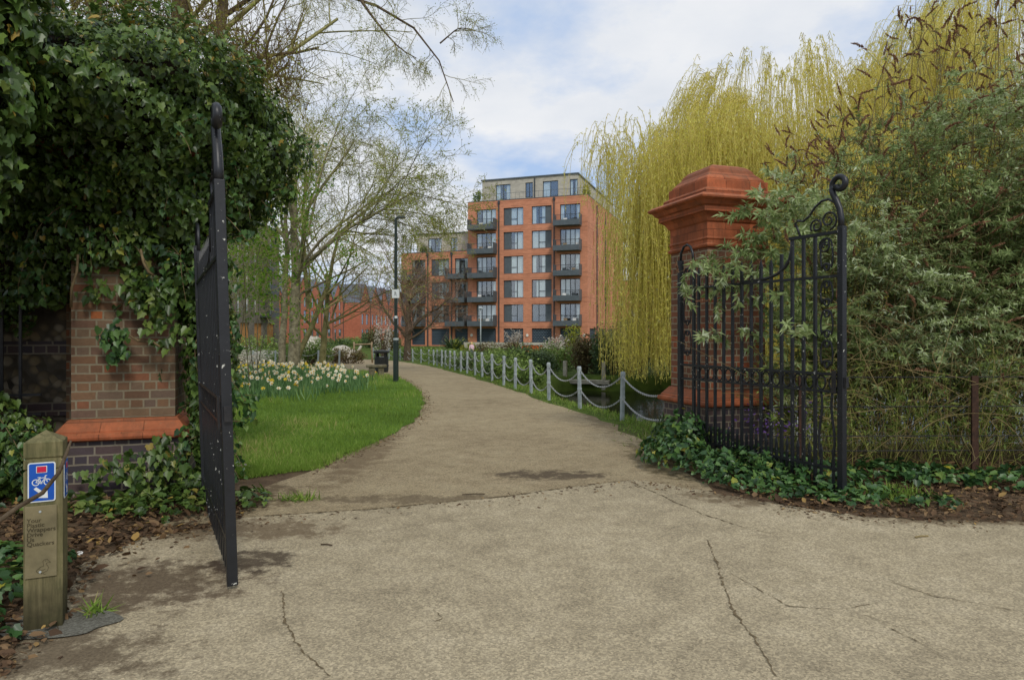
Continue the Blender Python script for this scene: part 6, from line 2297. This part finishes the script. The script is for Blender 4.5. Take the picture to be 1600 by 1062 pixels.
GY_ = 46.0
gzf = float(gbase(0, GY_))
boulder((X(489, GY_), GY_, gzf), (1.0, .9, 1.1), 'tall rounded pale stone behind the mossy tree', 1)
boulder((X(512, GY_), GY_ + 1, gzf), (.9, .7, .55), 'low pale stone beside the tall rounded stone', 2)
boulder((X(535, GY_ - 2), GY_ - 2, gzf), (.95, .7, .75), 'pale grey boulder nearest the wooden frame', 3)
boulder((X(420, 38), 38, gzf + .2), (1.2, .7, .5), 'long pale stone lying behind the daffodils', 4)
wf = thing('wooden_frame', (X(567, 44), 44, float(gbase(0, 44))), 'rustic wooden frame of two leaning poles and a crossbar', 'wooden frame')
for s in (-1, 1):
    MB().tube([(s * .62, 0, -.1), (s * .56, 0, 1.15), (s * .58, 0, 1.35)], .06, 7).build('leg', M['oak'], wf, smooth=True)
MB().tube([(-.62, 0, 1.18), (.62, 0, 1.22)], .045, 7).build('crossbar', M['oak'], wf, smooth=True)
MB().tube([(-.75, -.1, -.1), (-.35, 0, .7), (-.1, .0, 1.1)], .08, 7).build('leaning_branch', M['stone'], wf, smooth=True)
# chain fence on the far lawn
fb = []
for k, px in enumerate((395, 430, 463, 497, 530)):
    o = copy_tree(b0)
    Yk = 34.0
    o.location = (X(px, Yk), Yk, float(gbase(0, Yk)))
    o['label'] = f'grey bollard on the far lawn, {ORD[k]} in its row from the edge-on gate'
    o['group'] = 'bollards across the far lawn'
    fb.append(o.location.copy())
for k in range(4):
    chain((fb[k].x, 34, fb[k].z + .8), (fb[k + 1].x, 34, fb[k + 1].z + .8), .2, f'chain across the far lawn between its {ORD[k]} and {ORD[k+1]} bollards', 'chains across the far lawn')
shrub('shrub', (X(478, 38), 38, float(gbase(0, 38))), (1.6, 1.2, 1.5), 'rounded green shrub behind the mossy leaning tree', M['shrub'], 2600, .13, 201, 'garden shrubs')
shrub('shrub', (X(545, 42), 42, float(gbase(0, 42))), (1.2, 1.0, .95), 'low brownish shrub beside the wooden frame', M['shrub_brown'], 1400, .13, 202, 'garden shrubs')
shrub('shrub', (X(385, 33), 33, float(gbase(0, 33))), (1.4, 1.2, 1.1), 'pale blossoming shrub before the dark block', M['blossom'], 1000, .10, 203, 'garden shrubs')
shrub('shrub', (X(437, 36), 36, float(gbase(0, 36))), (1.1, 1, .9), 'green shrub half hidden by the twin stemmed trunks', M['shrub'], 1400, .12, 204, 'garden shrubs')
shrub('shrub', (X(599, 60), 60, float(gbase(0, 60))), (.9, .8, 3.4), 'tall pale blossoming shrub beyond the litter bin', M['blossom'], 700, .13, 205, 'garden shrubs')
shrub('shrub', (X(400, 48), 48, float(gbase(0, 48))), (2.4, 1.2, 1.7), 'broad green shrub below the dark block windows', M['shrub'], 1800, .16, 206, 'garden shrubs')
for k, (px, Y, rr, lab, mt) in enumerate(((602, 72, (2.0, 2, 2.2), 'reddish brown hedge bush beside the dark trunked tree', 'shrub_brown'), (560, 90, (3.5, 2, 1.2), 'green garden bush before the red terrace', 'shrub'), (520, 84, (3.5, 2, 1.1), 'dull green bush below the terrace windows', 'shrub_dark'), (578, 80, (1.2, 1.2, 1.9), 'clipped dark evergreen beside the blossoming shrub', 'shrub_dark'))):
    shrub('shrub', (X(px, Y), Y, float(gbase(0, Y))), rr, lab, M[mt], 1500, .22, 220 + k, 'garden shrubs')

# ------------------------------------------------------------------ far bank of the river
FRINGE = [(0.35, 21.2, (.7, .6, .75)), (-.05, 22.6, (.7, .6, .8)), (-.3, 24.4, (.8, .7, .8)), (-.75, 26.0, (.8, .7, .85)), (-1.15, 27.8, (.8, .7, .85)), (-1.6, 29.6, (.9, .7, .9)), (-2.0, 31.6, (.9, .7, .9)), (-2.5, 34, (1.0, .7, .9)), (-3.2, 37, (1.1, .8, .95)), (-4.0, 40.5, (1.2, .8, .95)), (-5.2, 44.5, (1.3, .8, .95))]
for k, (x_, y_, rr) in enumerate(FRINGE):
    shrub('shrub', (x_, y_, float(gbase(x_, y_)) - .1), rr, f'leafy green clump behind the chains, {ORD[k]} from the water along the bollards', M[['shrub', 'shrub', 'shrub_dark'][k % 3]], 1300, .09, 600 + k, 'leafy clumps behind the chain fence')
EDGE = [(812, 26.5, (1.1, .7, 1.0), 'leafy bush trailing into the head of the water', 'shrub', 1800), (836, 26.6, (1.0, .7, 1.15), 'dark leafy bush touching the water beside the jetty end', 'shrub_dark', 2000),
        (915, 27.2, (1.2, .6, 1.5), 'olive bush standing between the jetty posts at the water', 'shrub_brown', 2000), (958, 26.2, (.9, .8, 1.9), 'dark evergreen bush at the water beyond the second jetty post', 'shrub_dark', 2400),
        (992, 27.2, (1.3, .8, 1.7), 'dark waterside bush behind the hanging willow', 'shrub_dark', 2000), (790, 27.5, (1.0, .7, .9), 'low bright green bush by the chains at the head of the water', 'shrub', 1400),
        (1060, 28.2, (1.6, .9, 4.0), 'added tall waterside bush behind the brick pillar shaft', 'shrub_dark', 2600), (1140, 29, (2.2, .9, 4.0), 'added tall waterside bush behind the gate bars', 'shrub_dark', 2600), (1240, 29, (2.4, .9, 4.0), 'added tall waterside bush behind the meeting post of the gate', 'shrub_dark', 2600),  # tall bushes from here on added to keep bright sky out of the water's reflection
        (1340, 29.5, (2.6, .9, 4.0), 'added tall waterside bush behind the buddleia stems', 'shrub_dark', 2600), (1430, 29.5, (2.6, .9, 4.0), 'added tall waterside bush behind the dry stems', 'shrub_dark', 2600), (1530, 30, (2.8, .9, 4.0), 'added tall waterside bush behind the rusty fence post', 'shrub_dark', 2600)]
BANK = [(648, 58, (2.2, 1.2, .9), 'low green bush at the far end of the chain fence', 'shrub', 1100), (672, 56, (2.0, 1.2, 1.0), 'green bush behind the farthest bollards', 'shrub', 1100),
        (700, 46, (1.5, 1.0, .9), 'bushy green plant under the spiky leaved plant', 'shrub', 1000), (716, 38, (1.3, .9, .8), 'olive bush close behind the middle bollards', 'shrub', 1000),
        (745, 36, (1.4, .9, .85), 'green bush behind the chains below the pale lamp column', 'shrub', 1200), (772, 33, (1.5, .9, .95), 'dense green bush behind the chain fence before the corten planter', 'shrub', 1700),
        (800, 30.5, (1.3, .9, 1.0), 'leafy green bush at the head of the water', 'shrub', 1800), (826, 28.5, (1.25, .8, 1.1), 'dark green bush overhanging the water beside the jetty', 'shrub_dark', 2000),
        (858, 29.5, (1.2, .8, 1.0), 'green bush behind the first jetty post', 'shrub', 1900), (868, 32, (1.0, .8, 1.3), 'soft green bush below the white flowered wands', 'shrub', 1200),
        (925, 33, (1.3, .9, 1.55), 'olive brown bush between the two jetty posts', 'shrub_brown', 2000), (965, 31, (1.3, 1.0, 2.0), 'tall dark evergreen bush beside the willow curtain', 'shrub_dark', 2600),
        (1000, 31, (1.8, 1.0, 1.6), 'dark bush half veiled by the willow curtain', 'shrub_dark', 1900), (990, 40, (1.5, 1.2, 2.2), 'dark shrub in front of the apartment block corner', 'shrub_dark', 1300),
        (940, 52, (1.6, 1.2, 1.9), 'feathery brown shrub before the garage grilles', 'shrub_brown', 1200), (898, 60, (1.1, 1.1, 2.6), 'lime green upright shrub in front of the wall lamp', 'shrub_lime', 900),
        (725, 62, (1.2, 1.0, 1.5), 'lime yellow shrub beside the person in pink', 'shrub_lime', 700), (770, 66, (2.6, 1.2, 1.1), 'low brown planting along the foot of the block', 'shrub_brown', 900),
        (910, 57, (1.0, .9, 1.3), 'purplish brown shrub beside the lime green one', 'shrub_brown', 700), (1090, 33, (2.5, 1.2, 1.6), 'dark bank bush behind the brick pillar', 'shrub_dark', 1600),
        (1180, 34, (3, 1.2, 1.6), 'dark bank bush behind the gate scrolls', 'shrub_dark', 1600), (1300, 34, (3.5, 1.2, 1.8), 'dark bank bush under the taller willow', 'shrub_dark', 1600), (1450, 35, (4, 1.2, 2.0), 'dark bank bush beyond the rusty fence', 'shrub_dark', 1600)]
for k, (px, Y, rr, lab, mt, n) in enumerate(BANK + EDGE):
    x = X(px, Y)
    shrub('shrub', (x, Y, float(gbase(x, Y)) - .1), rr, lab, M[mt], n, .11 if Y < 45 else .17, 400 + k, 'shrubs along the far bank')


def spiky(px, Y, r, label, seed, mat, tall=1.0, n=70):
    rn = np.random.default_rng(seed)
    x = X(px, Y)
    o = thing('spiky_plant', (x, Y, float(gbase(x, Y))), label, 'plant', 'spiky leaved plants')
    polys = []
    sh_ = (np.array([(-.03, 0, 0), (.03, 0, 0), (.035, .5, .0), (-.035, .5, .0), (.02, .85, -.08), (-.02, .85, -.08), (0, 1, -.18)]), [(0, 1, 2, 3), (3, 2, 4, 5), (5, 4, 6)])
    d = norm(np.stack([rn.normal(0, .6, n), rn.normal(0, .6, n), np.full(n, .8 * tall)], 1))
    leaves('leaves', sh_, np.zeros((n, 3)) + rn.normal(0, .06, (n, 3)) * np.array([1, 1, 0]), np.cross(np.cross(d, np.array([0, 0, 1.0])), d) + 1e-3, d, r * rn.uniform(.7, 1.15, n), M[mat], o)
    return o


sp1 = spiky(707, 62, 1.9, 'large spiky green plant with arching leaves behind the chain fence', 1, 'shrub_dark', .9, 150)
spiky(805, 60, 1.5, 'spiky flax plant with white flowered wands before the garages', 2, 'shrub_brown', 1.0, 110)


def wands(px, Y, label, seed, n=60, hgt=2.0):
    rn = np.random.default_rng(seed)
    x = X(px, Y)
    o = thing('flowering_plant', (x, Y, float(gbase(x, Y))), label, 'plant', 'white flowered wands')
    polys, FP = [], []
    for k in range(n):
        d = np.array([rn.normal(0, .5), rn.normal(0, .4), hgt * rn.uniform(.7, 1.1)])
        polys.append((np.stack([np.zeros(3), d * .55 * np.array([.7, .7, 1]), d]), np.array([.014, .012, .009])))
        for j in range(9):
            FP.append(d * rn.uniform(.72, 1.02) + rn.normal(0, .06, 3))
    tubes('stems', polys, M['twig_brown'], o, 3)
    FP = np.array(FP)
    leaves('blossoms', SH_OVAL, FP, rdir(len(FP)), rdir(len(FP)), rn.uniform(.08, .14, len(FP)), M['blossom'], o)


wands(805, 61, 'spray of white flowered wands rising from the flax plant', 11, 50, 2.1)
wands(866, 50, 'pale flowering wands left of the lime green shrub', 12, 60, 1.7)

# jetty
jt = thing('jetty', (2.75, 25.3, 0), 'small weathered wooden jetty with two upright posts at the water edge', 'jetty', rotz=-.32)
for k in range(4):
    MB().box(-.95, .95, -.45 + .24 * k, -.23 + .24 * k, -.22, -.16).build('deck_board', M['grey_wood'], jt, bevel=.008)
MB().box(-.95, .95, -.50, -.452, -.30, -.165).build('edge_beam', M['grey_wood'], jt, bevel=.006)
for x in (-.72, .72):
    MB().box(x - .07, x + .07, -.40 + .0, -.26, -.158, .52).build('post', M['grey_wood'], jt, bevel=.012)
    MB().box(x - .07, x + .07, -.40, -.26, -1.6, -.222).build('pile', M['grey_wood'], jt)
# corten planter and pale lamp column
cp = thing('steel_planter', (X(832, 55), 55, float(gbase(0, 55))), 'low rust coloured steel planter before the garages', 'planter')
MB().box(-.85, .85, -.5, .5, 0, 1.1).build('box', M['corten'], cp, bevel=.01)
MB().box(-.80, .80, -.45, .45, 1.102, 1.12).build('soil', M['ivy_core'], cp)
lc = thing('lamp_column', (X(751, 70), 70, float(gbase(0, 70))), 'slim pale grey lamp column in front of the apartment block', 'lamp post')
MB().tube([(0, 0, -.2), (0, 0, 4.3)], [.07, .05], 8).build('pole', M['galv'], lc, smooth=True)
MB().sqlathe([(.22, 4.3), (.26, 4.36), (.10, 4.5)], 10, 0).build('lantern', M['galv'], lc)
MB().box(-6, 12, -.2, .2, -.6, .35).build('garden_wall', M['pent'], None, loc=(0, 79, 0), rotz=math.atan2(-.333, .943))
tag(bpy.data.objects['garden_wall'], 'low buff brick garden wall along the foot of the apartment block', 'wall')


# ------------------------------------------------------------------ the person beyond the chain fence
def skin_body(name, verts, edges, radii, mat, parent, sub=2):
    me = bpy.data.meshes.new(name)
    me.from_pydata(verts, edges, [])
    o = link(bpy.data.objects.new(name, me))
    o.modifiers.new('skin', 'SKIN')
    lay = me.skin_vertices[0] if me.skin_vertices else None
    for i, r_ in enumerate(radii):
        lay.data[i].radius = (r_, r_)
    lay.data[0].use_root = True
    ss = o.modifiers.new('sub', 'SUBSURF')
    ss.levels = ss.render_levels = sub
    dg = bpy.context.evaluated_depsgraph_get()
    dg.update()
    m2 = bpy.data.meshes.new_from_object(o.evaluated_get(dg))
    bpy.data.objects.remove(o)
    m2.materials.clear()
    m2.materials.append(mat)
    m2.name = name
    m2.polygons.foreach_set('use_smooth', np.ones(len(m2.polygons), bool))
    return link(bpy.data.objects.new(name, m2), parent)


M['skin'] = noisy('skin', rgb(206, 160, 134), rgb(218, 174, 148), 12, 0.6, 0.3, 0)
M['pink'] = noisy('pink_cloth', rgb(226, 184, 198), rgb(236, 206, 214), 10, 0.85, 0.2, 0.1)
M['hair'] = noisy('fair_hair', rgb(206, 176, 104), rgb(228, 202, 138), 30, 0.6, 0.3, 0.2)
M['jeans'] = noisy('grey_trousers', rgb(96, 98, 108), rgb(120, 122, 130), 10, 0.85, 0.2, 0.1)
PY = 60.0
pr = thing('person', (X(737, PY), PY, float(gbase(0, PY))), 'person in pale pink top with fair hair standing beyond the chain fence', 'person')
vv = [(0, 0, .62), (0, 0, .75), (0, 0, .90), (0, 0, 1.0), (0, -.01, 1.08), (0, -.015, 1.17)]
ee = [(0, 1), (1, 2), (2, 3), (3, 4), (4, 5)]
rr = [.095, .085, .10, .05, .075, .07]
for s in (-1, 1):
    i = len(vv)
    vv += [(s * .14, 0, .94), (s * .18, -.02, .76), (s * .17, -.08, .60), (s * .17, -.10, .54)]
    ee += [(2, i), (i, i + 1), (i + 1, i + 2), (i + 2, i + 3)]
    rr += [.045, .035, .026, .026]
    for k in range(5):
        j = len(vv)
        vv += [(s * .17 + (k - 2) * .011, -.105, .51), (s * .17 + (k - 2) * .013, -.11, .475 + .01 * abs(k - 2))]
        ee += [(i + 3, j), (j, j + 1)]
        rr += [.007, .006]
    i = len(vv)
    vv += [(s * .065, 0, .56), (s * .07, -.01, .32), (s * .07, .01, .06), (s * .075, -.08, .02)]
    ee += [(0, i), (i, i + 1), (i + 1, i + 2), (i + 2, i + 3)]
    rr += [.075, .052, .036, .03]
skin_body('body', vv, ee, rr, M['skin'], pr)
MB().sqlathe([(.135, .56), (.13, .66), (.12, .78), (.135, .90), (.10, .985), (.06, 1.0)], 14, 0).build('top', M['pink'], pr, smooth=True)
for s in (-1, 1):
    MB().tube([(s * .10, 0, .955), (s * .15, 0, .93), (s * .183, -.02, .76), (s * .172, -.075, .62)], [.06, .055, .045, .036], 8).build('sleeve', M['pink'], pr, smooth=True)
    MB().tube([(s * .065, 0, .60), (s * .07, -.01, .32), (s * .07, .01, .06)], [.092, .066, .05], 8).build('trouser_leg', M['jeans'], pr, smooth=True)
    MB().tube([(s * .03, -.083, 1.135), (s * .03, -.09, 1.135)], .009, 6).build('eye', M['sign_black'], pr)
hm = MB()
for j in range(8):
    pass
hm.sqlathe([(.086, 1.05), (.094, 1.12), (.092, 1.18), (.07, 1.235), (.03, 1.255)], 12, 0, (0, .03))
hm.build('hair', M['hair'], pr, smooth=True)
